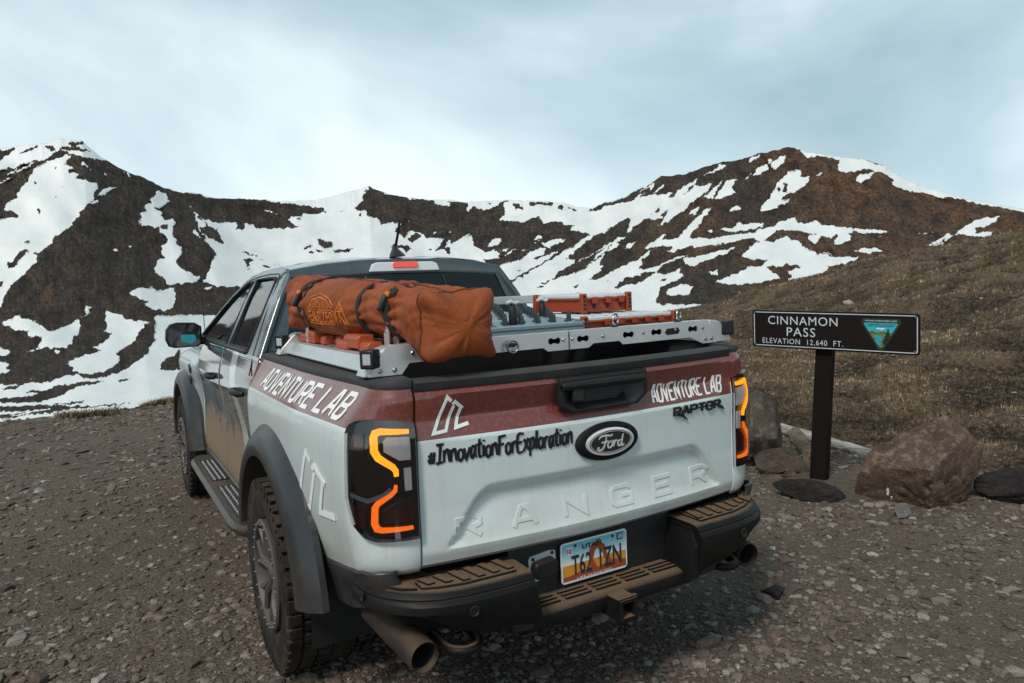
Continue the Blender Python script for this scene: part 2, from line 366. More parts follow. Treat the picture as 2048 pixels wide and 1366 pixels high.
dirt = m.mix(m.math('MULTIPLY', m.math('LESS_THAN', vor.outputs['Distance'], .30), m.math('GREATER_THAN', hue.outputs[0], .55)), dirt, m.mix(hue.outputs[1], (.08, .064, .054), (.17, .145, .126)))
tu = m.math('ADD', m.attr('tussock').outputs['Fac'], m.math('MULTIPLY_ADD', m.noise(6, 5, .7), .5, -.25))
turf = m.mix(m.ramp(tu, (.40, 0.0), (.60, 1.0)), (.045, .030, .020), (.185, .128, .082))  # drier tan tops; lit tops and shaded hollows also painted into the colour
turf = m.mix(m.ramp(m.noise(.22, 5), (.42, 0.0), (.62, .6)), turf, (.062, .041, .027))
turf = m.mix(m.ramp(m.noise(17, 6, .7), (.46, 0.0), (.62, .8)), turf, (.29, .21, .14))
turf = m.mix(m.ramp(fine, (.42, .7), (.56, 0.0)), turf, (.016, .010, .007))
gm = m.math('ADD', g, m.math('MULTIPLY_ADD', mid, .5, -.25)); gm = m.ramp(gm, (.35, 0.0), (.6, 1.0))
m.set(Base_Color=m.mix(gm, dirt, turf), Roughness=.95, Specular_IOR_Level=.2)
h = m.math('ADD', m.math('MULTIPLY', m.math('SUBTRACT', 1.0, vor.outputs['Distance']), .6), m.math('MULTIPLY', vs.outputs['Distance'], -.5)); h = m.math('ADD', h, m.math('MULTIPLY', fine, .8))
m.bump(h, 1.0, .022)
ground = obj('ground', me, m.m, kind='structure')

# ------------------------------------------------------------------ the mountains
SKY = [(-400, 330), (-250, 352), (-100, 318), (0, 294), (78, 289), (118, 279), (163, 281), (175, 290), (200, 312), (232, 331), (270, 350), (279, 352), (330, 376), (360, 384), (385, 384), (430, 396), (480, 397), (560, 402), (600, 402), (631, 399), (700, 383), (735, 371), (745, 378), (765, 383), (785, 389), (810, 394), (835, 397), (870, 399), (890, 399), (935, 404), (985, 402), (1010, 399), (1080, 402), (1120, 405), (1150, 412), (1180, 417), (1210, 405), (1250, 393), (1282, 375), (1307, 364), (1322, 352), (1335, 353), (1375, 347), (1405, 335), (1445, 325), (1482, 317), (1528, 305), (1550, 301), (1580, 295), (1594, 297), (1620, 305), (1660, 311), (1720, 318), (1735, 320), (1765, 329), (1785, 343), (1810, 359), (1840, 371), (1900, 390), (1960, 404), (2048, 418), (2200, 440), (2450, 400), (2900, 330)]
_sa, _st = az_tan([p[0] for p in SKY], [p[1] for p in SKY])
_sa = np.concatenate([np.radians([-75, -60, -45, -32, -24]), _sa[1:], np.radians([95, 115])]); _st = np.concatenate([[.12, .18, .13, .16, .12], _st[1:], [.15, .1]])
T = 4.71
TILES = {'A': (0, 270, T), 'B': (0, 560, T), 'C': (300, 340, T), 'D': (600, 350, T), 'E': (900, 370, T), 'F': (1150, 290, T), 'G': (1500, 280, T), 'H': (1300, 430, 2.738), 'Z': (0, 0, 1)}
TRACE = """
Z R -60,270 310,340 310,860 -60,870
C R -10,100 280,210 400,215 560,255 820,260 1050,285 1300,315 1450,340 1600,350 1660,400 1600,410 1430,405 1420,435 1330,440 1290,460 1390,540 1330,550 1200,550 1100,560 980,540 990,510 890,510 875,565 800,560 830,495 640,490 530,475 450,420 360,340 420,420 450,500 460,570 540,670 620,790 610,830 570,880 560,960 510,1050 620,1090 800,1100 820,1070 1000,1366 -10,1366
A S 0,100 370,80 480,50 560,30 770,30 805,80 830,120 860,165 820,180 745,150 690,150 560,140 510,180 410,245 330,240 200,285 0,335 -200,340 -200,100
A R -200,150 0,150 100,130 160,130 60,200 0,235 -200,240
A R 200,160 290,110 370,100 330,130 180,180
A R 430,115 490,100 520,125 680,110 640,85 680,65 790,60 800,80 700,110 820,135 860,160 690,150 550,130 470,150
A R 410,245 500,200 560,150 640,150 660,180 560,212 480,245
A S -200,470 0,440 110,390 100,410 0,455 -200,490
A S 50,375 190,295 150,330 70,380
A S 120,365 330,250 350,245 260,310 130,370
A S 410,265 560,210 620,195 675,205 630,225 625,260 600,280 700,300 650,330 640,360 690,390 700,415 800,420 830,445 915,440 925,500 880,560 885,600 830,640 800,690 740,740 750,765 680,840 690,850 600,905 525,955 500,1010 400,1085 340,1120 360,1130 350,1180 270,1260 240,1310 150,1366 -200,1366 -200,785 150,780 180,760 130,720 30,710 60,640 150,600 170,590 160,550 200,490 260,430 270,380 330,310
A R 70,1210 130,1180 170,1110 230,1075 265,1085 260,1110 190,1170 170,1220 80,1260
A R 215,1005 250,990 275,1000 240,1015
A R 300,1110 345,1098 330,1128
A R 360,690 385,700 370,745 352,740
A R 500,300 525,305 515,318
A R 515,575 540,580 525,592
A R 320,440 350,450 340,465
A S 915,575 1000,500 1060,480 1100,490 1050,530 940,580
A S 1050,440 1095,430 1060,458
A S 830,640 930,615 930,640 860,650
A S 640,370 700,340 745,370 710,415 690,390
A S 755,250 790,255 865,340 820,310
A S 995,285 1055,330 1020,320
A S 970,345 1015,385 985,375
A S 880,350 945,372 900,362
A S 1150,330 1255,410 1210,390 1175,355
A S 1470,530 1540,540 1595,565 1580,610 1600,630 1560,645 1520,680 1450,690 1530,720 1525,780 1560,795 1630,785 1655,820 1635,870 1630,960 1670,990 1650,1015 1700,1060 1705,1110 1665,1180 1670,1240 1740,1270 1850,1330 1780,1366 1560,1366 1540,1340 1470,1290 1450,1240 1480,1190 1550,1160 1525,1100 1520,1045 1575,1020 1580,990 1515,920 1510,880 1420,855 1340,850 1310,815 1335,770 1330,730 1380,715 1360,650 1430,650 1420,625 1440,580
A R 1520,850 1545,832 1580,845 1575,900 1560,890 1520,885
A S 1070,1080 1090,1060 1120,1078 1090,1105
A S 1200,1050 1245,1032 1235,1062
C S 355,335 375,350 430,420 455,430 470,470 530,540 450,540 460,575 540,665 625,790 615,835 575,885 565,960 510,1045 640,1085 790,1100 900,1040 1000,900 900,700 700,560 560,490 450,430 400,380
C S 40,900 100,860 140,830 260,880 280,930 330,940 440,1010 430,1040 160,1080 140,1040 50,950
C S 390,555 430,580 500,640 430,620
C S 510,1110 560,1095 600,1105 530,1125
C S 560,1260 580,1255 570,1280
C S 1060,375 1150,395 1240,430 1180,420
C R 470,540 560,525 630,570 700,705 620,660 500,610 465,570
C R 440,430 470,430 570,540 540,530
C R 865,765 930,775 1075,855 980,815
C R 890,830 1000,855 940,880 945,910 915,915
C R 1155,878 1250,910 1190,895
C R 1060,895 1150,915 1090,922
C R 910,935 985,920 950,940
C R 1450,730 1540,705 1530,735 1460,745
C R 1580,655 1620,650 1720,680 1700,720 1650,740 1590,710
C R 1500,770 1530,755 1545,775 1515,790
C R 1580,740 1630,750 1600,790
C R 1710,745 1884,740 1884,765 1730,765
C R 1370,455 1430,455 1420,475
C R 1760,390 1830,378 1800,395
C R 860,690 900,692 875,702
B S 150,0 100,40 70,100 20,170 15,250 -200,250 -200,0
B R -200,30 40,5 0,60 -200,70
B S 820,240 880,245 830,310 785,345
B S 940,270 985,242 975,255
B S 30,385 120,350 190,320 210,370 280,365 340,410 430,450 460,485 600,450 740,360 755,440 735,510 680,560 675,605 620,640 390,640 360,625 390,560 370,530 250,525 270,490 120,470 110,430 30,435
B S 200,685 390,640 410,645 300,670
B S 510,680 545,660 590,672 540,695
B S 1005,270 1020,290 1080,320 1150,330 1160,370 1280,385 1430,380 1420,395 1360,405 1350,440 1300,500 1260,580 1120,670 1085,690 1115,710 1125,760 1040,830 960,865 780,890 690,850 700,820 620,795 720,740 860,705 900,690 945,655 870,635 950,600 1020,560 1050,490 985,500 1015,440 1015,390 985,375
B S 1225,100 1300,80 1430,65 1475,95 1560,90 1640,65 1650,180 1630,250 1550,285 1430,270 1385,240 1385,200 1300,170 1240,140
B S 1560,0 1700,-60 1884,-30 1884,10 1720,30 1600,45 1565,20
B S 1590,340 1720,340 1740,365 1884,370 2100,600 2100,1150 1600,1140 1400,1170 1240,1200 1000,1240 -200,1400 -200,1330 400,1260 700,1215 1250,1168 1100,1165 850,1190 400,1180 200,1190 -200,1190 -200,1150 350,1160 480,1120 640,1050 720,1010 900,975 1000,945 790,960 620,980 480,1010 350,1070 200,1100 0,1120 -200,1120 -200,985 190,985 260,970 380,970 540,930 620,900 720,890 800,930 900,930 1100,880 1250,800 1390,690 1410,640 1440,590 1510,530 1530,450 1570,390
B R 1500,800 1530,760 1640,700 1700,640 1700,850 1520,845
B R 10,1030 60,1005 190,990 150,1030 40,1040
B R 230,1050 420,1035 400,1060 250,1062
B R 1090,945 1170,935 1290,935 1200,955 1120,968
B R 500,1170 620,1160 800,1140 770,1165 520,1175
B S -200,620 0,630 110,680 30,715 -200,710
B S -200,760 80,790 40,840 110,855 0,880 -200,870
B S -200,1240 200,1240 480,1210 480,1220 200,1260 -200,1280
B S 60,1280 380,1250 200,1280
B R 1050,1240 1240,1200 1400,1172 1640,1130 1700,1120 1700,1260 1240,1250
D R 0,290 140,300 245,345 200,360 0,355
D R 650,95 700,130 780,160 800,190 870,185 1000,210 1070,235 1130,220 1250,240 1270,270 1390,300 1440,295 1370,240 1480,255 1585,265 1550,300 1580,370 1630,300 1720,345 1830,310 1884,270 1884,600 1800,600 1770,670 1884,680 1884,740 1720,720 1640,650 1610,540 1470,665 1510,690 1490,740 1400,755 1360,700 1270,720 1370,590 1180,590 1130,545 1040,520 980,585 910,560 900,520 970,450 900,445 760,465 740,430 750,400 680,415 640,370 600,330 560,330 510,305 580,260 600,190
D S 1355,690 1400,620 1520,550 1500,590 1420,650 1370,700
D S 1470,665 1530,590 1615,535 1540,620 1490,668
D S 1265,645 1375,580 1330,640 1280,655
D S 1380,545 1430,508 1400,545
D S 1240,550 1330,520 1260,555
D R 1010,600 1080,540 1140,575 1060,640
D R 1200,695 1265,700 1220,712
D R 840,665 1000,660 1060,695 990,735 980,690 850,680
D R 1150,790 1215,750 1190,775
D R 1720,800 1884,790 1884,860 1800,840
D R 175,605 300,640 240,690 180,660
D R 50,680 130,665 100,690
D R 170,700 215,715 190,740
D R 300,700 500,690 440,720 310,715
D R 90,715 130,720 105,740
D R 350,345 410,330 370,350
D R 440,480 470,475 455,490
D R 540,370 575,345 560,380
D R 640,60 655,60 660,110 640,110
E R 0,150 170,175 140,270 230,200 320,245 430,190 490,160 570,145 500,170 510,290 460,325 560,340 700,345 830,285 870,330 870,375 960,355 1070,345 1070,380 1165,375 1130,430 1230,440 1320,460 1200,550 1060,630 950,700 880,740 600,900 560,940 545,920 680,830 800,770 900,710 1060,600 1085,590 1050,610 960,640 800,710 790,690 890,650 890,590 770,620 690,680 440,770 320,720 460,680 420,610 330,640 220,560 200,480 0,560
E S 0,560 190,440 100,560 90,640 200,560 300,640 420,615 470,660 340,700 0,720
E S 355,575 410,495 490,500 480,550 400,578
E S 450,630 550,592 540,620
E S 580,620 660,598 600,625 470,690 460,690
E S 665,615 755,600 700,625
E S 785,520 830,465 870,490 800,525
E S 770,570 860,500 830,530
E S 855,555 960,515 1085,505 1050,540 930,590
E R 740,165 980,155 960,185 840,190 760,210
E R 600,185 640,180 650,215 700,185 690,235 610,230
E R 1010,190 1070,185 1060,230 1020,220
E R 1120,205 1220,240 1190,260
E R 350,170 380,165 365,185
E R 1205,415 1280,420 1220,428
F R 135,615 280,550 470,490 620,410 740,355 800,280 870,290 1060,260 1200,200 1390,160 1560,120 1780,60 1884,45 1884,1500 0,1500 0,1000 200,850 500,690 400,640 200,620
G R -10,150 200,100 370,60 440,85 480,110 540,160 690,150 840,190 820,280 840,300 940,300 1110,270 1190,300 1290,315 1360,380 1330,400 1380,440 1520,490 1660,500 1800,555 1884,520 1884,1500 -10,1500
Z R 1895,393 1960,405 2048,425 2150,440 2150,700 1895,700
Z S 1880,380 2000,400 2100,410 2100,424 1985,412 1930,402
F S 170,625 300,570 440,540 560,520 600,500 760,470 860,460 960,430 1160,300 1120,370 1230,395 1300,340 1260,420 1215,460 1100,530 1050,600 980,650 800,770 850,690 760,700 660,700 560,770 480,850 530,690 420,700 280,800 350,790 270,835 150,835 0,800 0,600 60,580
F R 880,490 930,420 990,390 960,440 900,500
F R 1030,460 1080,400 1140,370 1100,410 1040,465
F R 740,640 800,590 810,620 690,670
F R 850,630 880,620 840,690 800,660
F S 600,430 740,365 740,400 580,520 570,490
F S 750,440 850,365 820,410 760,450
F S 1200,290 1300,240 1370,180 1440,190 1280,270
F S 1630,160 1650,120 1740,90 1700,140
F S 1690,275 1720,220 1790,180 1815,230 1740,280
F S 1220,490 1380,340 1330,430 1300,500
F S 1310,500 1430,325 1530,330 1470,390 1510,440 1450,470 1370,505
F S 1570,330 1660,265 1620,320
F S 1060,660 1110,600 1165,585 1140,650
F S 980,880 1100,720 1240,600 1285,590 1240,660 1180,750 1050,870 1000,890
F S 1460,615 1500,575 1560,580 1520,625
F S 480,980 600,910 570,960
F S 640,980 850,830 830,900 1000,860 1240,880 1600,830 1690,830 1500,900 1200,960 1050,960 930,1015 885,1000 920,950 740,960
F S 1240,815 1290,800 1280,830
F S 1370,790 1430,770 1480,790 1520,765 1770,735 1770,770 1650,800 1450,820
F S 0,950 150,840 185,845 0,990
F S 0,1110 130,1040 280,960 420,870 480,850 420,940 300,1010 250,1090 270,1160 130,1270 200,1270 330,1200 470,1130 640,1020 730,985 640,1070 600,1180 800,1130 970,1050 1050,1040 830,1130 760,1190 650,1200 560,1260 420,1290 370,1350 600,1300 750,1200 860,1220 1010,1160 970,1200 1020,1240 960,1280 800,1340 760,1500 0,1500
F R 0,1200 120,1120 280,1010 350,940 300,1010 200,1080 100,1150 0,1230
F S 1020,1070 1500,970 1430,1020 1230,1090 1100,1140 1040,1130
F S 1260,1195 1340,1180 1340,1220 1280,1220
F S 880,1366 1000,1300 1110,1330 1080,1400 860,1420
F R 805,1270 880,1255 850,1285
F R 280,1285 335,1280 310,1292
G S 35,330 110,235 170,270 90,325
G S 200,220 270,160 345,145 310,220 250,275 200,270
G S 155,175 210,180 170,240
G S 240,440 320,350 380,285 470,290 490,340 560,350 520,420 420,490 350,510 290,560 390,545 330,600 200,660 80,665 160,570 200,510
G R 255,460 280,435 300,470 270,495
G R 330,410 360,420 340,500 310,480
G S 620,340 650,305 685,315 650,340
G S 1000,380 1030,320 1165,310 1130,360 1040,410
G S -350,1000 0,890 120,830 220,820 270,780 420,730 450,770 510,780 640,755 660,790 900,820 1100,840 1300,858 1230,880 1060,875 910,865 945,900 940,950 830,995 790,975 820,890 760,920 670,910 650,960 610,980 550,940 555,900 650,880 540,880 380,850 260,850 180,900 140,960 220,960 340,900 380,940 460,950 500,1000 620,1060 800,1100 1040,1100 900,1160 740,1190 730,1230 650,1270 360,1330 400,1270 350,1240 500,1190 380,1170 280,1190 150,1190 220,1250 300,1300 100,1340 -100,1360 -330,1340 -150,1260 -50,1230 0,1180 90,1200 160,1130 0,1120 -80,1090 0,1010 90,950 30,920
G S 980,1045 1060,1015 1190,1020 1280,1045 1110,1062
G S 1205,908 1280,908 1240,918
G S 680,1060 740,1050 775,1080
G S 1565,872 1735,880 1650,885
G S 1655,1000 1800,930 1884,860 1884,900 1780,970
G S -130,790 120,790 120,820 -60,860
G R 1065,185 1130,185 1250,230 1310,280 1460,375 1370,320 1270,250
H S 1600,160 1700,80 1770,30 1880,10 1920,0 1880,40 1830,65 1780,75 1780,100 1880,90 1855,122 1700,108 1640,110 1600,150 1510,172
E R 1360,465 1450,460 1600,350 1700,315 1700,345 1560,470 1200,690 1080,700 1250,570
E R 945,890 1050,800 1300,680 1550,545 1400,640 1330,720 1180,830 1000,885
E R 850,930 940,890 950,905 870,940
E R 1660,490 1780,400 1884,330 1884,600 1830,640 1800,690 1600,770 1500,800 1310,895 1300,890 1400,830 1450,760 1420,750 1430,690 1500,620 1600,560 1570,540
E S 1650,600 1700,550 1775,530 1680,605
E S 1820,590 1884,555 1884,600
E R 1310,240 1420,170 1600,150 1880,20 1884,60 1700,120 1500,185 1380,245
E R 1790,800 1830,690 1884,640 1884,780
E R 1550,970 1600,930 1650,880 1780,850 1884,810 1884,860 1770,880 1740,920 1600,975
E R 1150,970 1245,920 1190,970
E R 1455,905 1510,908 1480,915
E R 800,960 900,955 850,975
E R 615,810 705,790 640,818
"""
def snow_mask(px, py):
    m = np.ones(px.shape, bool)
    for ln in TRACE.strip().split('\n'):
        k, op, *pts = ln.split(); ox, oy, s = TILES[k]
        p = np.array([[float(c) for c in q.split(',')] for q in pts])/s+(ox, oy)
        sel = np.nonzero((px > p[:, 0].min()) & (px < p[:, 0].max()) & (py > p[:, 1].min()) & (py < p[:, 1].max()))[0]
        if not len(sel): continue
        x, y = px[sel], py[sel]; ins = np.zeros(len(sel), bool); q = np.roll(p, 1, 0)
        for (x0, y0), (x1, y1) in zip(p, q):
            if y0 == y1: continue
            ins ^= ((y0 > y) != (y1 > y)) & (x < (x1-x0)*(y-y0)/(y1-y0)+x0)
        m[sel[ins]] = op == 'S'
    return m
MA = np.concatenate([np.radians(np.linspace(-75, -9.5, 120)), np.radians(np.linspace(-9, 70, 1250)), np.radians(np.linspace(71, 115, 60))])
NU = 300
U_ = np.linspace(0, 1, NU)
A, Uu = np.meshgrid(MA, U_, indexing='ij')
st = np.interp(A, _sa, _st)
st = st+(fbm(np.degrees(A)*2.2, A*0, 71, 4)-.5)*.0035*Uu**9
T0 = -.20
_sk = np.exp(-.5*(np.arange(-60, 61)/22.0)**2); _sk /= _sk.sum()
_base = np.interp(MA, _sa, _st); _smooth = np.convolve(np.pad(_base, 60, 'edge'), _sk, 'valid')[:, None]+0*A
tan_ = T0+(_smooth-T0)*Uu+(st-_smooth)*Uu**5
Rsky = np.interp(np.degrees(A), [-75, -9, 3, 15, 28, 38, 48, 60, 115], [1300, 1200, 1150, 1700, 2000, 1700, 1300, 1150, 1300])
rm = np.exp(math.log(15)+(np.log(Rsky)-math.log(15))*Uu**.36)
deg = np.degrees(A)
V0 = np.stack([CAM[0]+np.sin(A)*rm, CAM[1]+np.cos(A)*rm, CAM[2]+rm*tan_], -1)
px, py, pz = project(V0.reshape(-1, 3))
d2, u2 = deg.ravel(), Uu.ravel()
wx = (fbm(px*.11, py*.11, 51, 3)-.5)*9+(fbm(px*.35, py*.35, 53, 2)-.5)*4
wy = (fbm(px*.11+40, py*.11, 52, 3)-.5)*7
snow = snow_mask(px+wx, py+wy)
off = (px < -30) | (px > 2095) | (pz < 1)
proc = (fbm(d2*.5+u2*2.5, u2*3+d2*.1, 61, 5)+.10*(u2 > .75)) > .60
snow = np.where(off, proc, snow).astype(float)
# relief: broad spurs everywhere, finer gullies where the rock is bare (the snow fills them)
el = (tan_-T0)*57.3
bare = 1-snow.reshape(A.shape)
spur = fbm(deg*.22+el*.10, el*.20, 31, 3, .5)-.5
gully = fbm(deg*1.1+el*.55, el*.45, 33, 6, .62)-.5
rm = rm*(1+(spur*.16+gully*.05*bare)*sm(.10, .4, Uu)*(1-.8*sm(.94, 1, Uu)))
MX, MY = CAM[0]+np.sin(A)*rm, CAM[1]+np.cos(A)*rm; MZ = CAM[2]+rm*tan_
V = np.stack([MX, MY, MZ], -1)
# back side of the ridges
Vb = []
for k, (fr, dz) in enumerate(((1.04, -.05), (1.25, -.22))):
    rb = rm[:, -1]*fr; Vb.append(np.stack([CAM[0]+np.sin(MA)*rb, CAM[1]+np.cos(MA)*rb, CAM[2]+rm[:, -1]*(tan_[:, -1]+dz)], -1))
Vall = np.concatenate([V, Vb[0][:, None], Vb[1][:, None]], 1)
def blur(a, n):
    for ax in (0, 1):
        b_ = np.pad(a, [(n, n) if k == ax else (0, 0) for k in (0, 1)], 'edge'); a = sum(np.take(b_, range(k, k+a.shape[ax]), ax) for k in range(2*n+1))/(2*n+1)
    return a
sn = snow.reshape(len(MA), NU); sn = .55*sn+.45*blur(sn, 1); sn = np.concatenate([sn, sn[:, -1:], sn[:, -1:]], 1)
me = fast_mesh('mountains', Vall.reshape(-1, 3), quads(len(MA), NU+2)); me.shade_smooth()
fattr(me, 'snow', sn)
uvw = np.concatenate([np.stack([deg, Uu, A*0], -1), np.stack([deg[:, -2:], Uu[:, -2:]*0+1, deg[:, -2:]*0], -1)], 1)
fattr(me, 'slope_uv', uvw.reshape(-1, 3), 3)
m = NT('rock_and_snow'); uv = m.attr('slope_uv').outputs['Vector']; s_ = m.attr('snow').outputs['Fac']
sx = m.xyz(uv)
mp = m.n('ShaderNodeMapping'); mp.inputs['Scale'].default_value = (1, 20, 1); m.l(uv, mp.inputs[0]); iso = mp.outputs[0]
big = m.noise(.16, 5, vec=iso); mid = m.noise(1.1, 7, .66, vec=iso, dist=.4); fine = m.noise(5.5, 5, .7, vec=iso); patchy = m.noise(.45, 6, .6, vec=iso, dist=.7)
mp2 = m.n('ShaderNodeMapping'); mp2.inputs['Scale'].default_value = (3.2, 9, 1); mp2.inputs['Rotation'].default_value = (0, 0, .10); m.l(uv, mp2.inputs[0])
streak = m.noise(1.5, 6, .62, vec=mp2.outputs[0], dist=.5)
rock = m.mix(m.ramp(mid, (.36, 0.0), (.64, 1.0)), (.021, .015, .012), (.078, .054, .041))
rock = m.mix(m.ramp(streak, (.50, 0.0), (.68, .55)), rock, (.088, .069, .058))
rock = m.mix(m.ramp(patchy, (.52, 0.0), (.66, .7)), rock, m.mix(fine, (.030, .026, .026), (.060, .054, .054)))
rust = m.ramp(m.math('ADD', big, m.math('MULTIPLY', m.math('SUBTRACT', sx[0], 42.0), .018)), (.47, 0.0), (.75, .9))
rock = m.mix(rust, rock, m.mix(m.ramp(mid, (.35, 0.0), (.65, 1.0)), (.046, .024, .015), (.175, .092, .052)))
ochre = m.ramp(m.noise(.28, 4, .5, vec=iso, dist=1.0), (.63, 0.0), (.70, .6)); rock = m.mix(ochre, rock, (.13, .085, .045))
rock = m.mix(m.ramp(fine, (.40, .75), (.55, 0.0)), rock, (.010, .008, .007))
snowc = m.mix(m.ramp(m.noise(.5, 5, .6, vec=iso), (.35, 0.0), (.7, 1.0)), (.68, .69, .695), (.82, .815, .81))
se = m.math('ADD', s_, m.math('MULTIPLY_ADD', m.noise(3.2, 4, .65, vec=iso), 1.9, -.95)); se = m.math('ADD', se, m.math('MULTIPLY_ADD', m.noise(11, 3, .6, vec=iso), 1.0, -.5))
k = m.ramp(se, (.40, 0.0), (.60, 1.0))
m.set(Base_Color=m.mix(k, rock, snowc), Roughness=.9, Specular_IOR_Level=.12)
rel = m.math('ADD', m.math('MULTIPLY', streak, 1.0), m.math('ADD', m.math('MULTIPLY', patchy, 1.2), m.math('MULTIPLY', mid, .6))); m.bump(m.math('MULTIPLY', rel, m.math('MULTIPLY_ADD', k, -1.0, 1.0)), .30, 22.0)
mountains = obj('mountains', me, m.m, kind='structure')
# ================================================================== the pickup truck (truck space: x right, y forward, z up)
truck = empty('pickup_truck', (0, 0, 0), 'dusty pale grey pickup truck with brown-red band, white lettering and loaded bed', 'truck')
ZS = 1.182
BED_P = [(.56, .880), (.62, .892), (.72, .915), (.85, .932), (1.0, .942), (1.10, .942), (1.165, .936), (1.185, .926), (1.25, .888), (1.30, .858), (1.33, .842)]
_zz = np.linspace(.5, 1.4, 181); _bx = np.interp(_zz, [p[0] for p in BED_P], [p[1] for p in BED_P])
_bx = np.convolve(np.pad(_bx, 4, 'edge'), np.ones(9)/9, 'valid')
def bed_x(z): return np.interp(z, _zz, _bx)
CAB_P = [(.44, .875), (.55, .905), (.70, .895), (.88, .885), (1.02, .905), (1.10, .918), (1.18, .910), (1.25, .888), (1.31, .862)]
_cx = np.interp(_zz, [p[0] for p in CAB_P], [p[1] for p in CAB_P]); _cx = np.convolve(np.pad(_cx, 6, 'edge'), np.ones(13)/13, 'valid')
def cab_x(z): return np.interp(z, _zz, _cx)
# ---- tailgate surface
GW = .701
def gate_y(x, z):
    x, z = np.asarray(x, float), np.asarray(z, float)
    bow = -.052*(1-(x/GW)**2)
    g = np.interp(z, [.70, .722, .76, .90, 1.05, 1.13, 1.20, 1.275, 1.292, 1.30], [.045, .010, -.004, .0, -.004, -.008, .0, -.008, .004, .02])
    cre = np.interp(z, [1.125, 1.193, 1.198, 1.268], [0, .024, .024, .004])*(1-sm(.52, .66, np.abs(x)))*((z > 1.125) & (z < 1.275))
    zt = .965-.20*sm(.44, .655, np.abs(x))**1.2
    rec = .034*sm(0, .045, zt-z)*np.clip((z-.765)/(np.maximum(zt, .80)-.765), 0, 1)**.6*(1-sm(.60, .665, np.abs(x)))
    return bow+g+cre+rec
def handle_hole(x, z): return (abs(x) < .205 and z > 1.172)
xs = np.linspace(-GW, GW, 141); zs = np.concatenate([np.linspace(.702, .765, 7), np.linspace(.775, 1.12, 45), np.linspace(1.125, 1.298, 26)])
mb = MB(); mb.grid([[(x, float(gate_y(x, z)), z) for z in zs] for x in xs])
_ok = lambda f: not (abs(np.mean([mb.v[i][0] for i in f])) < .165 and 1.185 < np.mean([mb.v[i][2] for i in f]))
mb.f = [f for f in mb.f if _ok(f)]
mb.grid([[(x, float(gate_y(x, .702))+d, .702) for d in (0, .03, .06)] for x in xs])
for sx in (-GW, GW): mb.grid([[(sx, float(gate_y(sx, z))+d, z) for d in (0, .04)] for z in zs])
gate = obj('tailgate', mb, M['gate'], truck, smooth=28)
# top cap of the gate
def sweep(path, sec, close_ends=True):
    """path: list of (x, y, nx, ny); sec: list of (d outward, z) or fn(i)->list"""
    rows = []
    for i, (x, y, nx, ny) in enumerate(path):
        s_ = sec(i) if callable(sec) else sec
        rows.append([(x+nx*d, y+ny*d, z) for d, z in s_])
    b = MB(); b.grid(rows, cv=True)
    if close_ends:
        n = len(rows[0]); b.f.append(tuple(range(n))); b.f.append(tuple((len(rows)-1)*n+k for k in reversed(range(n))))
    return b
path = [(x, -.052*(1-(x/GW)**2), 0, -1) for x in np.linspace(-GW, GW, 25)]
obj('gate_cap', sweep(path, [(-.005, 1.29), (.0, 1.300), (.006, 1.322), (-.004, 1.331), (-.05, 1.334), (-.058, 1.325), (-.058, 1.28), (-.03, 1.27)]), M['cap'], gate, smooth=40)
obj('inner_panel', MB().box((0, .045, 1.03), (1.38, .03, .55)), M['liner'], gate)
# gate handle: recessed scoop with a bar across
def on_gate(x, z, h=0.0): return (x, float(gate_y(x, z))-h, z)
mb = MB(); hp = [(-.198, 1.292), (-.198, 1.20), (-.15, 1.168), (.15, 1.168), (.198, 1.20), (.198, 1.292)]
hy = lambda x, d: -.052*(1-(x/GW)**2)-.008+d
rows = []
for k, (sc, d, dz) in enumerate(((1.0, .012, 0), (1.0, -.012, 0), (.93, -.014, .0), (.90, -.012, .0))):
    rows.append([(x*sc, hy(x, d), 1.235+(z-1.235)*(sc if k > 1 else 1)) for x, z in hp])
mb.grid(rows, cv=True)
o = obj('gate_handle', mb, M['plastic_clean'], gate, smooth=35)
pan = []
for sc, d in ((.90, -.012), (.62, .018), (.58, .03)): pan.append([(x*sc, hy(x, d), 1.228+(z-1.235)*sc*(.9 if sc < .8 else 1)) for x, z in hp])
mb = MB(); mb.grid(pan, cv=True); mb.f.append(tuple(2*6+k for k in range(6))); obj('handle_scoop', mb, M['liner'], o, smooth=35)
mb = MB(); mb.tube([(x, hy(x, -.016+.004*abs(x)/.19), 1.263) for x in np.linspace(-.185, .185, 15)], .017, 10); mb.box((0, hy(0, -.004), 1.276), (.385, .03, .026)); obj('handle_bar', mb, M['plastic_clean'], o, bevel=.004)
mb = MB().box((-.115, hy(-.1, -.006), 1.232), (.05, .03, .06)); obj('camera_pod', mb, M['liner'], o, bevel=.008)

# ---- bed sides: from the gate gap round the corner and forward to the cab
AXR, AXF, AZ = 1.095, 4.41, .405
def taper(y): return .036*(1-float(sm(.05, .75, y)))
def corner_path(z, r=.19, off=0.0):
    """plan points at height z starting at the gate gap"""
    X0_ = float(bed_x(z)); X = X0_-.034; yr = float(np.interp(z, [.56, .70, .722, .76, 1.05, 1.13, 1.20, 1.275, 1.292, 1.33], [.03, .02, .006, -.003, -.003, -.006, .004, -.006, .004, .012]))
    rr = min(r, X-(GW+.015))
    pts = [(GW+.006, yr), (GW+.012, yr+.0005)]
    cx, cy = X-rr, yr+rr
    for a in np.linspace(-90, 0, 15): pts.append((cx+rr*math.cos(math.radians(a)), cy+rr*math.sin(math.radians(a))))
    return pts, X0_
def bed_xy(y, z): return float(bed_x(z))-taper(y)
def arch_r(y, z): return math.hypot(y-AXR, z-AZ)
BED_Y = np.concatenate([np.linspace(.20, 1.585, 72)])
zs = np.concatenate([np.linspace(.585, 1.16, 30), np.linspace(1.168, 1.20, 5), np.linspace(1.215, 1.325, 9)])
rows = []
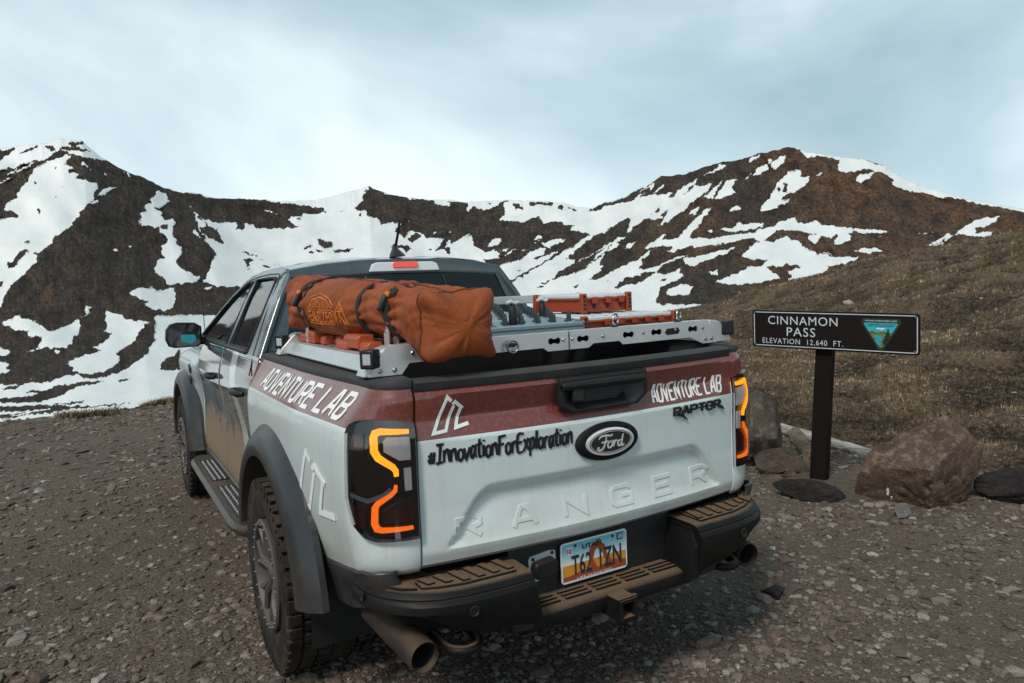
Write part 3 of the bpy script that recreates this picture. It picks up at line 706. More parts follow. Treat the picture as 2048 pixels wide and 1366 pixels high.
for z in zs:
    c, X = corner_path(z); row = [(-x, y, z) for x, y in c]
    for y in BED_Y[1:]:
        bulge = 0
        row.append((-X+taper(y), y, z))
    rows.append(row)
RA = .575
vid = {}; V = []; Fq = []
nc = len(rows[0])
P = np.array(rows)
# body bottom line rises behind the wheel
for i in range(len(zs)-1):
    for j in range(nc-1):
        q = [(i, j), (i+1, j), (i+1, j+1), (i, j+1)]
        cy, cz = P[i, j, 1], P[i, j, 2]; cc = np.mean([P[a, b] for a, b in q], 0)
        zb = np.interp(cc[1], [-.1, .1, .25, .5, .8, 1.6], [.715, .69, .66, .62, .60, .60])
        if cc[2] < zb: continue
        if math.hypot(cc[1]-AXR, cc[2]-AZ) < RA: continue
        for a in q:
            if a not in vid:
                p = P[a].copy(); d = math.hypot(p[1]-AXR, p[2]-AZ)
                if d < RA and j > 8: p[1] = AXR+(p[1]-AXR)*RA/d; p[2] = AZ+(p[2]-AZ)*RA/d
                if p[2] < zb and cc[2]-p[2] < .03 and p[2] > zb-.03: p[2] = zb
                vid[a] = len(V); V.append(tuple(p))
        Fq.append(tuple(vid[a] for a in q))
mbL = MB().add(V, Fq)
for m_, nm in ((mbL, 'bed_side'), (mbL.mirror(), 'bed_side')):
    o = obj(nm, m_, M['body'], truck, smooth=50); solid(o, .012)
    if m_ is mbL: bedL = o
    else: bedR = o
# bed rail caps
def cap_rows(sx):
    path = []; c, X = corner_path(1.32)
    full = [(x, y) for x, y in c]+[(X-taper(y), y) for y in np.linspace(.215, 1.575, 14)]
    for i, (x, y) in enumerate(full):
        a, b = full[max(i-1, 0)], full[min(i+1, len(full)-1)]; t = np.array([b[0]-a[0], b[1]-a[1]]); t /= np.linalg.norm(t)
        path.append((sx*x, y, sx*t[1], -t[0]))
    return path
for sx in (-1, 1):
    obj('bed_rail_cap', sweep(cap_rows(sx), [(.004, 1.305), (.008, 1.318), (.002, 1.333), (-.012, 1.338), (-.085, 1.340), (-.10, 1.335), (-.105, 1.28), (-.09, 1.27)]), M['cap'], truck, smooth=40)
# inside of the bed
mb = MB()
mb.grid([[(x, y, .79) for y in np.linspace(.05, 1.57, 20)] for x in np.linspace(-.75, .75, 60)])
for i in range(0, 19): mb.box((-.66+i*.073, .8, .795), (.035, 1.5, .014))
mb.grid([[(-.748, y, z) for y in (.03, 1.57)] for z in (.78, 1.33)]); mb.grid([[(.748, y, z) for y in (.03, 1.57)] for z in (.78, 1.33)])
mb.grid([[(x, 1.57, z) for x in (-.75, .75)] for z in (.78, 1.33)])
for sx in (-1, 1): mb.box((sx*.64, AXR, .90), (.22, .95, .22))
liner = obj('bed_liner', mb, M['liner'], truck, fix=False, smooth=None)
obj('front_lip', MB().box((0, 1.565, 1.325), (1.50, .05, .03)), M['cap'], truck, bevel=.006)
# ---- lower cladding behind the wheel and wheel arch flares
def flare(cy, y0, y1, xin, xout, zlow0, zlow1, ri=.515, ro=.635, squash=1.0):
    """wide arch flare: outer lip ring from the front foot over the top to the rear foot"""
    rows = []
    a0 = math.asin(max(-1, min(1, (zlow0-AZ)/ro))); a1 = math.pi-math.asin(max(-1, min(1, (zlow1-AZ)/ro)))
    for a in np.linspace(a0, a1, 40):
        c, s_ = math.cos(a), math.sin(a)
        ex = 1+.05*abs(c)
        row = []
        for r, x in ((ri-.02, xin-.10), (ri, xout-.035), (ri+.004, xout-.008), (ri+.020, xout), (ri+.055, xout-.004), (ri+.10, xout-.026), (ro+.01, xin+.018), (ro+.022, xin+.004), (ro+.02, xin-.02)):
            row.append((-x, cy+r*c*ex*1.04, AZ+r*s_*squash))
        rows.append(row)
    return MB().grid(rows)
mb = flare(AXR, 0, 0, .932, 1.005, .42, .48)
obj('wheel_arch_flare', mb, M['flare'], truck, smooth=45); obj('wheel_arch_flare', mb.mirror(), M['flare'], truck, smooth=45)
mb = flare(AXF, 0, 0, .915, 1.01, .42, .48)
obj('wheel_arch_flare', mb, M['flare'], truck, smooth=45); obj('wheel_arch_flare', mb.mirror(), M['flare'], truck, smooth=45)
# rear quarter cladding
rows = []
for t, off in ((0, -.035), (.06, -.012), (.3, .0), (.6, .007), (.93, .011), (1.0, .004)):
    row = []
    for y in np.linspace(.60, .08, 16):
        zt = np.interp(y, [.08, .25, .5, .6], [.724, .688, .648, .638]); zb = np.interp(y, [.08, .16, .3, .6], [.60, .555, .50, .45]); zz = zb+(zt-zb)*t
        row.append((-(bed_xy(y, max(zz, .58))+off), y, zz))
    for a in np.linspace(12, 88, 7):
        rr = .10; zz = .60+.02*a/88+(.130-.02*a/88)*t; X_ = bed_xy(.08, max(zz, .58))+off
        row.append((-(X_-rr+rr*math.cos(math.radians(a))), .08-rr*math.sin(math.radians(a))+.02, zz))
    rows.append(row)
mb = MB().grid(rows)
for q in (mb, mb.mirror()): o = obj('quarter_cladding', q, M['flare'], truck, smooth=40); solid(o, .01)
# arch liners and underbody so that nothing is seen through
for cy in (AXR, AXF):
    for sx in (-1, 1):
        mb = MB(); rows = []
        for a in np.linspace(-.25, math.pi+.25, 20): rows.append([(sx*x, cy+.545*math.cos(a), AZ+.545*math.sin(a)) for x in (.94, .60)])
        rows_in = [(sx*.6, cy+.545*math.cos(a), AZ+.545*math.sin(a)) for a in np.linspace(-.25, math.pi+.25, 20)]
        mb.grid(rows); n0 = len(mb.v); mb.f.append(tuple(range(1, n0, 2)))
        obj('arch_liner', mb, M['dark'], truck, smooth=None, fix=False)
mb = MB().box((-.42, 2.4, .55), (.10, 4.6, .16)).box((.42, 2.4, .55), (.10, 4.6, .16))
for y in (.35, 1.7, 2.9, 3.9): mb.box((0, y, .55), (.84, .08, .10))
mb.box((0, 2.75, .66), (1.70, 1.9, .16)).box((0, .85, .70), (1.3, 1.45, .10)); mb.tube([(-.75, AXR, AZ), (.75, AXR, AZ)], .05, 12); mb.lathe([(.001, -.14), (.13, -.10), (.15, 0), (.13, .10), (0, .14)], (0.05, AXR, AZ), 'x', 16)
obj('chassis', mb, M['dark'], truck, smooth=None)
# ---- wheels
def wheel(x, y, left, rear):
    s_ = -1 if left else 1
    w_ = empty('wheel', (0, 0, 0)); w_.parent = truck
    R, W = .412, .285
    prof = [(.235, -.10), (.245, -.118), (.27, -.130), (.32, -.140), (.36, -.138), (.388, -.128), (.400, -.115), (.402, 0), (.400, .115), (.388, .128), (.36, .138), (.32, .140), (.27, .130), (.245, .118), (.235, .10)]
    t = MB().lathe(prof, (x, y, AZ), 'x', 64)
    rng = random.Random(3)
    for k in range(44):
        a = 2*math.pi*k/44
        for row, (wx, dx, da) in enumerate(((-.108, .05, 0), (-.045, .052, .09), (.018, .05, .0), (.075, .05, .08), (.118, .036, .02))):
            aa = a+da; c, q = math.cos(aa), math.sin(aa); r = .408
            t.box((x+wx*1.02, y+r*c, AZ+r*q), (dx, .040+rng.uniform(-.006, .006), .018), rx=aa-math.pi/2, rz=0)
        for sd in (-1, 1):   # shoulder lugs down the sidewall
            aa = a+.04; c, q = math.cos(aa), math.sin(aa); r = .386 if k % 2 else .380
            t.box((x+sd*.131, y+r*c, AZ+r*q), (.012, .034, .034), rx=aa-math.pi/2)
    obj('tyre', t, M['rubber'], w_, smooth=30)
    f = s_; rp = [(.236, f*.105), (.240, f*.135), (.232, f*.142), (.214, f*.140), (.206, f*.126), (.200, f*.08), (.195, -f*.05)]
    rim = obj('rim', MB().lathe(rp, (x, y, AZ), 'x', 56), M['rim'], w_, smooth=40)
    mb = MB()
    for k in range(6):
        a = 2*math.pi*k/6+.2
        for da in (-.17, .17):
            P0 = (x+f*.095, y+.055*math.cos(a+da*.8), AZ+.055*math.sin(a+da*.8)); P1 = (x+f*.118, y+.135*math.cos(a+da*.55), AZ+.135*math.sin(a+da*.55)); P2 = (x+f*.122, y+.207*math.cos(a+da*1.55), AZ+.207*math.sin(a+da*1.55))
            mb.tube([P0, P1, P2], [.020, .016, .015], 6)
    obj('spokes', mb, M['rim'], rim, smooth=40)
    obj('hub_cap', MB().lathe([(.0, f*.125), (.03, f*.124), (.045, f*.112), (.06, f*.10), (.085, f*.085), (.09, f*.03)], (x, y, AZ), 'x', 24), M['rim'], rim, smooth=30)
    mb = MB()
    for k in range(24): a = 2*math.pi*k/24; mb.lathe([(0, f*.150), (.0045, f*.149), (.0055, f*.142), (.0055, f*.138)], (x, y+.224*math.cos(a), AZ+.224*math.sin(a)), 'x', 6)
    obj('ring_bolts', mb, M['steel'], rim, smooth=None, kind='stuff')
    obj('brake_disc', MB().lathe([(.0, f*.02), (.165, f*.02), (.165, -f*.01)], (x, y, AZ), 'x', 32), M['dark'], w_)
    return w_
for y, r_ in ((AXR, True), (AXF, False)):
    for left in (True, False): wheel(-.86 if left else .86, y, left, r_)
# ---- cab lower panels
def cab_patch(y0, y1, z0, z1, cut=None, ny=30, nz=26, xfun=None, ycurve=None):
    ys, zs_ = np.linspace(y0, y1, ny), np.linspace(z0, z1, nz); vid = {}; V = []; Fq = []
    for i in range(ny-1):
        for j in range(nz-1):
            q = [(i, j), (i+1, j), (i+1, j+1), (i, j+1)]; cy, cz = ys[i:i+2].mean(), zs_[j:j+2].mean()
            if cut and cut(cy, cz): continue
            for a in q:
                if a not in vid:
                    y, z = ys[a[0]], zs_[a[1]]
                    for c_ in (AXR, AXF):
                        d = math.hypot(y-c_, z-AZ)
                        if cut and d < RA: y, z = c_+(y-c_)*RA/d, AZ+(z-AZ)*RA/d
                    x = (xfun(y, z) if xfun else float(cab_x(z)))
                    vid[a] = len(V); V.append((-x, y, z))
            Fq.append(tuple(vid[a] for a in q))
    return MB().add(V, Fq)
incut = lambda y, z: math.hypot(y-AXR, z-AZ) < RA or math.hypot(y-AXF, z-AZ) < RA
def fen_x(y, z):
    t = float(sm(3.75, 4.1, y))*float(1-sm(4.75, 5.15, y)); top = float(np.interp(z, [1.05, 1.15, 1.22], [1, .96, .82]))
    return float(cab_x(min(z, 1.2)))*(1 if z < 1.1 else top/.985 if top < .985 else 1)+t*.035*float(sm(.5, .9, z))-.10*float(sm(4.85, 5.2, y))
doors = {}
for sx in (-1, 1):
    for nm, (y0, y1, z0, z1), cut, mt, xf in (('rear_door', (1.600, 2.680, .50, 1.312), incut, M['door'], None), ('front_door', (2.688, 3.715, .50, 1.312), incut, M['door'], None),
                                  ('front_fender', (3.722, 5.20, .55, 1.205), incut, M['fender'], fen_x)):
        mb = cab_patch(y0, y1, z0, z1, cut, 34, 28, xf)
        o = obj(nm, mb if sx < 0 else mb.mirror(), mt, truck, smooth=60); solid(o, .03); doors[(sx, nm)] = o
    for nm, y in (('rear_door', 1.93), ('front_door', 2.94)):
        z = 1.115; X = float(cab_x(z)); d = doors[(sx, nm)]
        mb = MB(); mb.tube([(sx*(X+.005), y-.115, z), (sx*(X+.035), y-.095, z), (sx*(X+.040), y, z+.004), (sx*(X+.035), y+.095, z), (sx*(X+.005), y+.115, z)], [.014, .016, .018, .016, .014], 8)
        obj('door_handle', mb, M['plastic_clean'], d, smooth=50)
    mb = MB().grid([[(sx*x, y, z) for x, z in ((.86, .44), (.90, .455), (.905, .50), (.88, .53))] for y in np.linspace(1.68, 3.8, 12)])
    obj('rocker_panel', mb, M['flare'], truck, smooth=40)
    mb = MB()
    for k in range(2): mb.box((sx*.945, 4.02+k*.0, 1.08-.085*k), (.012, .09, .05), rx=.3)
    obj('fender_vent', mb, M['plastic_clean'], doors[(sx, 'front_fender')], bevel=.008)
# inner shell behind the panels (dark)
mb = MB().box((0, 2.75, .92), (1.70, 2.25, .72)).box((0, 4.4, .86), (1.10, 1.3, .5)); obj('inner_shell', mb, M['dark'], truck)
# ---- greenhouse
def gx(y, z):
    z = np.asarray(z, float); x = .866-(z-1.30)*.47-.10*np.clip(z-1.60, 0, 1)**1.0*.9
    return x
BELT = 1.312
ROOF = [(4.10, 1.30), (3.85, 1.405), (3.55, 1.53), (3.25, 1.645), (3.02, 1.718), (2.85, 1.752), (2.60, 1.772), (2.30, 1.778), (2.05, 1.773), (1.90, 1.765), (1.815, 1.752)]
GTOP = [(3.92, 1.335), (3.78, 1.392), (3.50, 1.505), (3.22, 1.612), (3.0, 1.680), (2.85, 1.708), (2.64, 1.722), (2.30, 1.726), (2.10, 1.722), (2.035, 1.700)]
def gpatch(a, b, nv=8, inset=0.0, nu=24):
    """grid between two polylines given in (y, z)"""
    def res(p, n):
        p = np.array(p, float); s_ = np.concatenate([[0], np.cumsum(np.hypot(*np.diff(p, axis=0).T))]); t = np.linspace(0, s_[-1], n); return np.stack([np.interp(t, s_, p[:, 0]), np.interp(t, s_, p[:, 1])], 1)
    A_, B_ = res(a, nu), res(b, nu); rows = []
    for v in np.linspace(0, 1, nv):
        P_ = A_*(1-v)+B_*v; rows.append([(-(float(gx(y, z))-inset), y, z) for y, z in P_])
    return MB().grid(rows)
cut_b = 2.665
gt_front = [p for p in GTOP if p[0] > 2.72]+[(2.72, 1.717)]
gt_rear = [(2.60, 1.723), (2.30, 1.726), (2.10, 1.722), (2.035, 1.700)]
side = []
for sx in (-1, 1):
    def put(nm, mb, mt, par=truck, th=0):
        o = obj(nm, mb if sx < 0 else mb.mirror(), mt, par, smooth=50)
        if th: solid(o, th)
        return o
    fd, rd = doors[(sx, 'front_door')], doors[(sx, 'rear_door')]
    put('roof_rail', gpatch([(y, z) for y, z in GTOP], ROOF, 6), M['grey'], truck, .03)
    put('c_pillar', gpatch([(2.035, 1.70), (2.00, 1.60), (1.985, 1.45), (1.985, BELT-.03)], [(1.815, 1.752), (1.76, 1.62), (1.70, 1.45), (1.63, BELT-.03)], 10), M['grey'], truck, .03)
    put('b_pillar', gpatch([(2.72, 1.717), (2.72, BELT)], [(2.60, 1.723), (2.60, BELT)], 4), M['grey'], truck, .03)
    put('belt_moulding', gpatch([(3.98, BELT-.002), (1.985, BELT-.002)], [(3.94, BELT+.020), (1.985, BELT+.020)], 3, -.006), M['plastic_clean'], truck, .012)
    put('window', gpatch(gt_front, [(3.92, 1.335), (2.72, 1.335)], 8, .012), M['glass'], fd)
    put('window', gpatch(gt_rear, [(2.60, 1.335), (1.99, 1.335)], 8, .012), M['glass'], rd)
    # dark seals round the glass
    for par, loop in ((fd, gt_front+[(2.72, 1.335), (3.92, 1.335)]), (rd, gt_rear+[(1.99, 1.335), (2.60, 1.335)])):
        pts = [(-float(gx(y, z))-.001, y, z) for y, z in loop]
        put('window_seal', MB().tube(pts, .007, 6, closed=True), M['plastic_clean'], par)
    # drip seam round the rear door frame
    pts = [(-float(gx(y, z))-.0005, y, z) for y, z in ((3.5, 1.528), (3.0, 1.698), (2.85, 1.726), (2.60, 1.742), (2.30, 1.746), (2.06, 1.742), (1.99, 1.725), (1.955, 1.68), (1.90, 1.50), (1.80, BELT), (1.70, 1.22))]
    put('door_seam', MB().tube(pts, .0035, 5), M['dark'], rd)
# cab roof
rows = []
for y, ze in ((3.02, 1.720), (2.85, 1.754), (2.60, 1.774), (2.30, 1.780), (2.05, 1.775), (1.90, 1.767), (1.815, 1.754)):
    xe = float(gx(y, ze)); row = []
    for t in np.linspace(-1, 1, 25):
        row.append((t*xe, y-.03*(1-t*t)*(1 if y < 1.85 else 0)+.08*(1-t*t)*(1 if y > 3 else 0), ze+.048*(1-abs(t)**2.4)+(.006 if .25 < abs(t) < .8 else 0)))
    rows.append(row)
roof = obj('roof', MB().grid(rows), M['grey'], truck, smooth=60)
# roof rear band over the back window
rows = []
for k in range(4):
    row = []
    for t in np.linspace(-1, 1, 25):
        xe = float(gx(1.8, 1.754)); zt = 1.754+.048*(1-abs(t)**2.4); y0 = 1.815-.03*(1-t*t)
        row.append((t*xe, y0+(0, -.012, -.006, .03)[k], zt+(0, -.014, -.062-.02*(1-t*t), -.072-.02*(1-t*t))[k]))
    rows.append(row)
obj('roof_band', MB().grid(rows), M['grey'], roof, smooth=50)
# back window and cab back
rows = []
for z, y, xw in ((1.715, 1.812, .60), (1.60, 1.775, .648), (1.45, 1.722, .70), (1.33, 1.672, .735)):
    rows.append([(t*xw, y-.035*(1-t*t), z) for t in np.linspace(-1, 1, 21)])
bw = obj('back_window', MB().grid(rows), M['glass'], truck, smooth=60)
for sx in (-1, 1):
    mb = MB().grid([[(sx*(xw-.012), y+.001, z), (sx*(float(gx(y, z))+.0), y+.012, z), (sx*(float(gx(y, z))), y+.06, z)] for z, y, xw in ((1.755, 1.815, .60), (1.60, 1.768, .648), (1.45, 1.714, .70), (1.28, 1.645, .745))])
    obj('back_pillar', mb, M['grey'], truck, smooth=50)
for sx in (-1, 1): obj('slider_seal', MB().tube([(sx*.235, 1.776, 1.705), (sx*.25, 1.737, 1.60), (sx*.262, 1.63, 1.33)], .006, 6), M['plastic_clean'], bw)
obj('cab_back', MB().box((0, 1.66, 1.10), (1.62, .06, .48)), M['grey'], truck)
# third brake light
lm = obj('high_brake_light', MB().prism([(-.215, 1.728), (-.198, 1.768), (-.17, 1.776), (.17, 1.776), (.198, 1.768), (.215, 1.728)], lambda x, z: (x, 1.762+.09*(x*x), z+.012-.20*x*x), lambda x, z: (x, 1.80+.09*(x*x), z+.012-.20*x*x)), M['lamp_clear'], roof, bevel=.004)
obj('red_lens', MB().prism([(-.072, 1.736), (-.078, 1.755), (-.07, 1.773), (.07, 1.773), (.078, 1.755), (.072, 1.736)], lambda x, z: (x, 1.756, z+.012), lambda x, z: (x, 1.78, z+.012)), M['lamp_bright_red'], lm, bevel=.005)
# roof antenna
an = obj('antenna_base', MB().grid([[(x*s_, 1.885+yy*s_+.05*(1-s_), z+.004) for x, yy in ((0, -.09), (.032, -.05), (.036, .02), (.02, .08), (0, .11), (-.02, .08), (-.036, .02), (-.032, -.05))] for s_, z in ((1, 1.815), (.92, 1.828), (.45, 1.858), (.22, 1.885), (.08, 1.892))], cv=True), M['plastic_clean'], roof, smooth=50)
obj('antenna_rod', MB().tube([(0, 1.90, 1.885), (.006, 1.86, 1.97), (.009, 1.85, 2.01), (.011, 1.845, 2.035)], [.009, .0075, .0075, .003], 8), M['plastic_clean'], an)
obj('whip_antenna', MB().tube([(-.80, 4.1, 1.22), (-.815, 4.06, 1.75)], [.004, .0018], 6), M['plastic_clean'], truck)
# windscreen, bonnet, nose (out of view, kept simple but whole)
rows = []
for t in np.linspace(-1, 1, 15):
    rows.append([(t*float(gx(0, z))*.99, y+(.10+.06*k)*(1-t*t), z) for k, (y, z) in enumerate(((3.02, 1.722), (3.25, 1.648), (3.55, 1.533), (3.85, 1.408), (4.08, 1.31)))])
obj('windscreen', MB().grid(rows), M['glass'], truck, smooth=60)
rows = []
for y, z, xw in ((4.02, 1.275, .80), (4.3, 1.262, .80), (4.7, 1.235, .79), (5.05, 1.19, .76), (5.16, 1.14, .74)):
    rows.append([(t*xw, y+.10*(1-t*t), z+.035*(1-t**4)-.045*abs(t)**6) for t in np.linspace(-1, 1, 21)])
obj('bonnet', MB().grid(rows), M['fender'], truck, smooth=60)
mb = MB().box((0, 5.2, .92), (1.50, .16, .42)); obj('grille', mb, M['plastic_clean'], truck, bevel=.03)
mb = MB().box((0, 5.24, .62), (1.80, .22, .24)); obj('front_bumper', mb, M['plastic'], truck, bevel=.05)
for sx in (-1, 1): obj('headlight', MB().box((sx*.78, 5.16, .98), (.22, .16, .22)), M['lamp_clear'], truck, bevel=.03)
# ---- door mirrors
for sx in (-1, 1):
    f = lambda x: sx*x
    sec = lambda s_, y, dx=0: [(f(1.005+dx+.125*s_*a), y, 1.365+.092*s_*b) for a, b in ((-.92, -.75), (-.70, -1), (.55, -1), (.85, -.86), (1, -.35), (.95, .45), (.72, .86), (.35, 1), (-.6, .92), (-.95, .6))]
    shell = MB(); shell.grid([sec(.93, 3.585), sec(1.0, 3.60), sec(1.0, 3.66), sec(.9, 3.72), sec(.6, 3.765), sec(.15, 3.78)], cv=True)
    mo = obj('door_mirror', shell, M['plastic_clean'], truck, smooth=50)
    gl = MB(); gl.add(sec(.90, 3.592), [tuple(range(10))]); obj('mirror_glass', gl, NT('mirror_glass').set(Base_Color=(.02, .022, .025), Roughness=.05, Specular_IOR_Level=.8).m, mo)
    obj('mirror_arm', MB().box((f(.885), 3.66, 1.315), (.12, .09, .06)), M['plastic_clean'], mo, bevel=.02)
    if sx < 0:
        # blue patch on the lower inner part of the glass
        gp = [(-.93, 1.348), (-.93, 1.318), (-.955, 1.298), (-.985, 1.300), (-1.0, 1.312), (-1.028, 1.316), (-1.03, 1.366), (-.94, 1.364)]
        obj('blue_patch', MB().prism(gp, lambda x, z: (x, 3.589, z), lambda x, z: (x, 3.5915, z)), plain('blue_mirror_patch', (.03, .33, .42), .35), mo)
# ---- side steps
for sx in (-1, 1):
    sec = [(.86, .435), (1.00, .425), (1.045, .445), (1.055, .475), (1.035, .495), (1.0, .492), (.90, .490), (.86, .480)]
    rows = []
    for i, (y, k) in enumerate(((1.54, .62), (1.56, .80), (1.62, .95), (1.72, 1), (2.5, 1), (3.30, 1), (3.40, .95), (3.46, .80), (3.48, .62))):
        rows.append([(sx*(.86+(x-.86)*k), y, z) for x, z in sec])
    b = MB().grid(rows, cv=True); b.f.append(tuple(range(8))); b.f.append(tuple(8*8+k for k in reversed(range(8))))
    st_ = obj('side_step', b, M['flare'], truck, smooth=40)
    mb = MB()
    for y0, y1 in ((1.75, 2.45), (2.62, 3.28)):
        mb.box((sx*.955, (y0+y1)/2, .493), (.10, y1-y0, .006))
    pad = obj('tread_pad', mb, M['plastic_clean'], st_, bevel=.002)
    mb = MB()
    for y0, y1 in ((1.75, 2.45), (2.62, 3.28)):
        for r_ in range(3):
            for y in np.arange(y0+.03, y1-.02, .052): mb.lathe([(.010, 0), (.008, .006), (.004, .008), (0, .008)], (sx*(.925+.030*r_), y, .496), 'z', 8)
    obj('tread_studs', mb, M['steel'], pad, smooth=None, kind='stuff')
    for y in (1.75, 2.5, 3.25): obj('step_bracket', MB().box((sx*.80, y, .47), (.20, .05, .04)), M['dark'], st_)
# ---- tail lamps, wrapped round the corner
def corner_pt(s_, z, h, sx):
    c, X = corner_path(z); c = c+[(X, c[-1][1]+.3)]; P_ = np.array(c); L = np.concatenate([[0], np.cumsum(np.hypot(*np.diff(P_, axis=0).T))])
    x, y = np.interp(s_, L, P_[:, 0]), np.interp(s_, L, P_[:, 1])
    x2, y2 = np.interp(s_+.01, L, P_[:, 0]), np.interp(s_+.01, L, P_[:, 1]); x1, y1 = np.interp(max(s_-.01, 0), L, P_[:, 0]), np.interp(max(s_-.01, 0), L, P_[:, 1])
    t = np.array([x2-x1, y2-y1]); t /= np.linalg.norm(t)
    return (sx*(x+t[1]*h), y-t[0]*h, z)
def patch_poly(poly, h0, h1, sx, step=.02):
    """closed outline in (s, z) -> slab following the body corner"""
    out_ = []
    for i, p in enumerate(poly):
        q = poly[(i+1) % len(poly)]; n = max(1, int(math.hypot(q[0]-p[0], q[1]-p[1])/step))
        out_ += [(p[0]+(q[0]-p[0])*k/n, p[1]+(q[1]-p[1])*k/n) for k in range(n)]
    s0 = [p[0] for p in out_]; b = MB()
    # slice by vertical columns so that the curved corner is followed
    from mathutils.geometry import tessellate_polygon
    S_ = np.linspace(min(s0)+1e-4, max(s0)-1e-4, 22)
    def zr(s_):
        zsx = []
        for i, p in enumerate(poly):
            q = poly[(i+1) % len(poly)]
            if (p[0] > s_) != (q[0] > s_): zsx.append(p[1]+(q[1]-p[1])*(s_-p[0])/(q[0]-p[0]))
        return min(zsx), max(zsx)
    rows_ = []
    for s_ in S_:
        a, c = zr(s_); zz = np.linspace(a, c, 10)
        rows_.append([corner_pt(s_, zz[0], h0, sx)]+[corner_pt(s_, z, h1, sx) for z in zz]+[corner_pt(s_, zz[-1], h0, sx)])
    b.grid(rows_)
    for r_ in (rows_[0], rows_[-1]): b.add(r_, [tuple(range(len(r_)))])
    return b
def ribbon(poly, w, mapf, h0, h1, step=.02, taper=None):
    """mitred band along a polyline, mapped by mapf(u, v, h), with side walls"""
    P_ = [np.array(poly[0], float)]
    Wd = [taper[0] if taper else w]
    for k, (a, b) in enumerate(zip(poly[:-1], poly[1:])):
        a, b = np.array(a, float), np.array(b, float); n = max(1, int(np.linalg.norm(b-a)/step))
        wa, wb = (taper[k], taper[k+1]) if taper else (w, w)
        for j in range(1, n+1): P_.append(a+(b-a)*j/n); Wd.append(wa+(wb-wa)*j/n)
    n = len(P_); rows_ = []
    for i in range(n):
        t0 = P_[i]-P_[i-1] if i else P_[1]-P_[0]; t1 = P_[i+1]-P_[i] if i < n-1 else t0
        t0 = t0/(np.linalg.norm(t0)+1e-12); t1 = t1/(np.linalg.norm(t1)+1e-12)
        nn = np.array([-(t0+t1)[1], (t0+t1)[0]]); l = np.linalg.norm(nn)
        nn = nn/l if l > 1e-6 else np.array([-t0[1], t0[0]])
        k = 1/max(.5, float(nn @ np.array([-t0[1], t0[0]])))
        A_, B_ = P_[i]+nn*Wd[i]/2*k, P_[i]-nn*Wd[i]/2*k
        rows_.append([mapf(*A_, h0), mapf(*A_, h1), mapf(*B_, h1), mapf(*B_, h0)])
    b = MB().grid(rows_); b.f.append((0, 1, 2, 3)); e_ = (n-1)*4; b.f.append((e_+3, e_+2, e_+1, e_))
    return b
for sx in (-1, 1):
    ol = [(.002, 1.198), (.06, 1.212), (.12, 1.217), (.182, 1.213), (.216, 1.198), (.231, 1.172), (.240, 1.061), (.243, .955), (.222, .880), (.178, .838), (.137, .826), (.002, .826)]
    lamp = obj('tail_lamp', patch_poly(ol, -.03, .003, sx), M['lamp_house'], truck, smooth=50)
    mp_ = lambda u, v, h: corner_pt(u, v, h, sx)
    up_ = [(.022, 1.173), (.108, 1.179), (.124, 1.174), (.131, 1.160), (.133, 1.118), (.121, 1.096), (.078, 1.065), (.069, 1.052), (.068, 1.034)]
    obj('amber_light', ribbon(up_, .026, mp_, -.0025+.005, .0095, .012, [.014, .020, .022, .023, .023, .022, .019, .017, .014]), M['amber'], lamp, smooth=50)
    lo_ = [(.071, 1.006), (.074, .989), (.087, .976), (.130, .948), (.139, .934), (.143, .884), (.136, .866), (.122, .862), (.024, .863)]
    obj('amber_light', ribbon(lo_, .022, mp_, -.0025+.005, .0095, .012, [.010, .013, .015, .018, .020, .021, .020, .017, .011]), M['amber_low'], lamp, smooth=50)
    obj('reversing_light', patch_poly([(.022, 1.156), (.092, 1.160), (.103, 1.148), (.103, 1.116), (.057, 1.084), (.022, 1.083)], -.0025+.005, .0085, sx), M['lamp_clear'], lamp, smooth=50)
    obj('side_marker', patch_poly([(.022, 1.058), (.045, 1.058), (.044, .985), (.022, .985)], -.0025+.005, .0085, sx), M['lamp_clear'], lamp, smooth=50)
    obj('red_reflector', patch_poly([(.163, 1.172), (.207, 1.170), (.208, 1.120), (.167, 1.112)], -.0025+.005, .0075, sx), M['lamp_red'], lamp, smooth=50)
    obj('red_reflector', patch_poly([(.168, .940), (.228, .940), (.210, .874), (.174, .858)], -.0025+.005, .0075, sx), M['lamp_red'], lamp, smooth=50)
    obj('red_reflector', patch_poly([(.024, .958), (.070, .950), (.112, .926), (.112, .882), (.024, .884)], -.0025+.005, .0075, sx), M['lamp_red'], lamp, smooth=50)
    obj('lens_rib', ribbon([(.225, .974), (.161, .957), (.110, .975), (.086, .994)], .014, mp_, -.0025+.005, .0095), M['slate_plastic'], lamp, smooth=50)
    obj('outer_lens', patch_poly(ol, -.01, .0165, sx), M['outer_lens'], lamp, smooth=60)
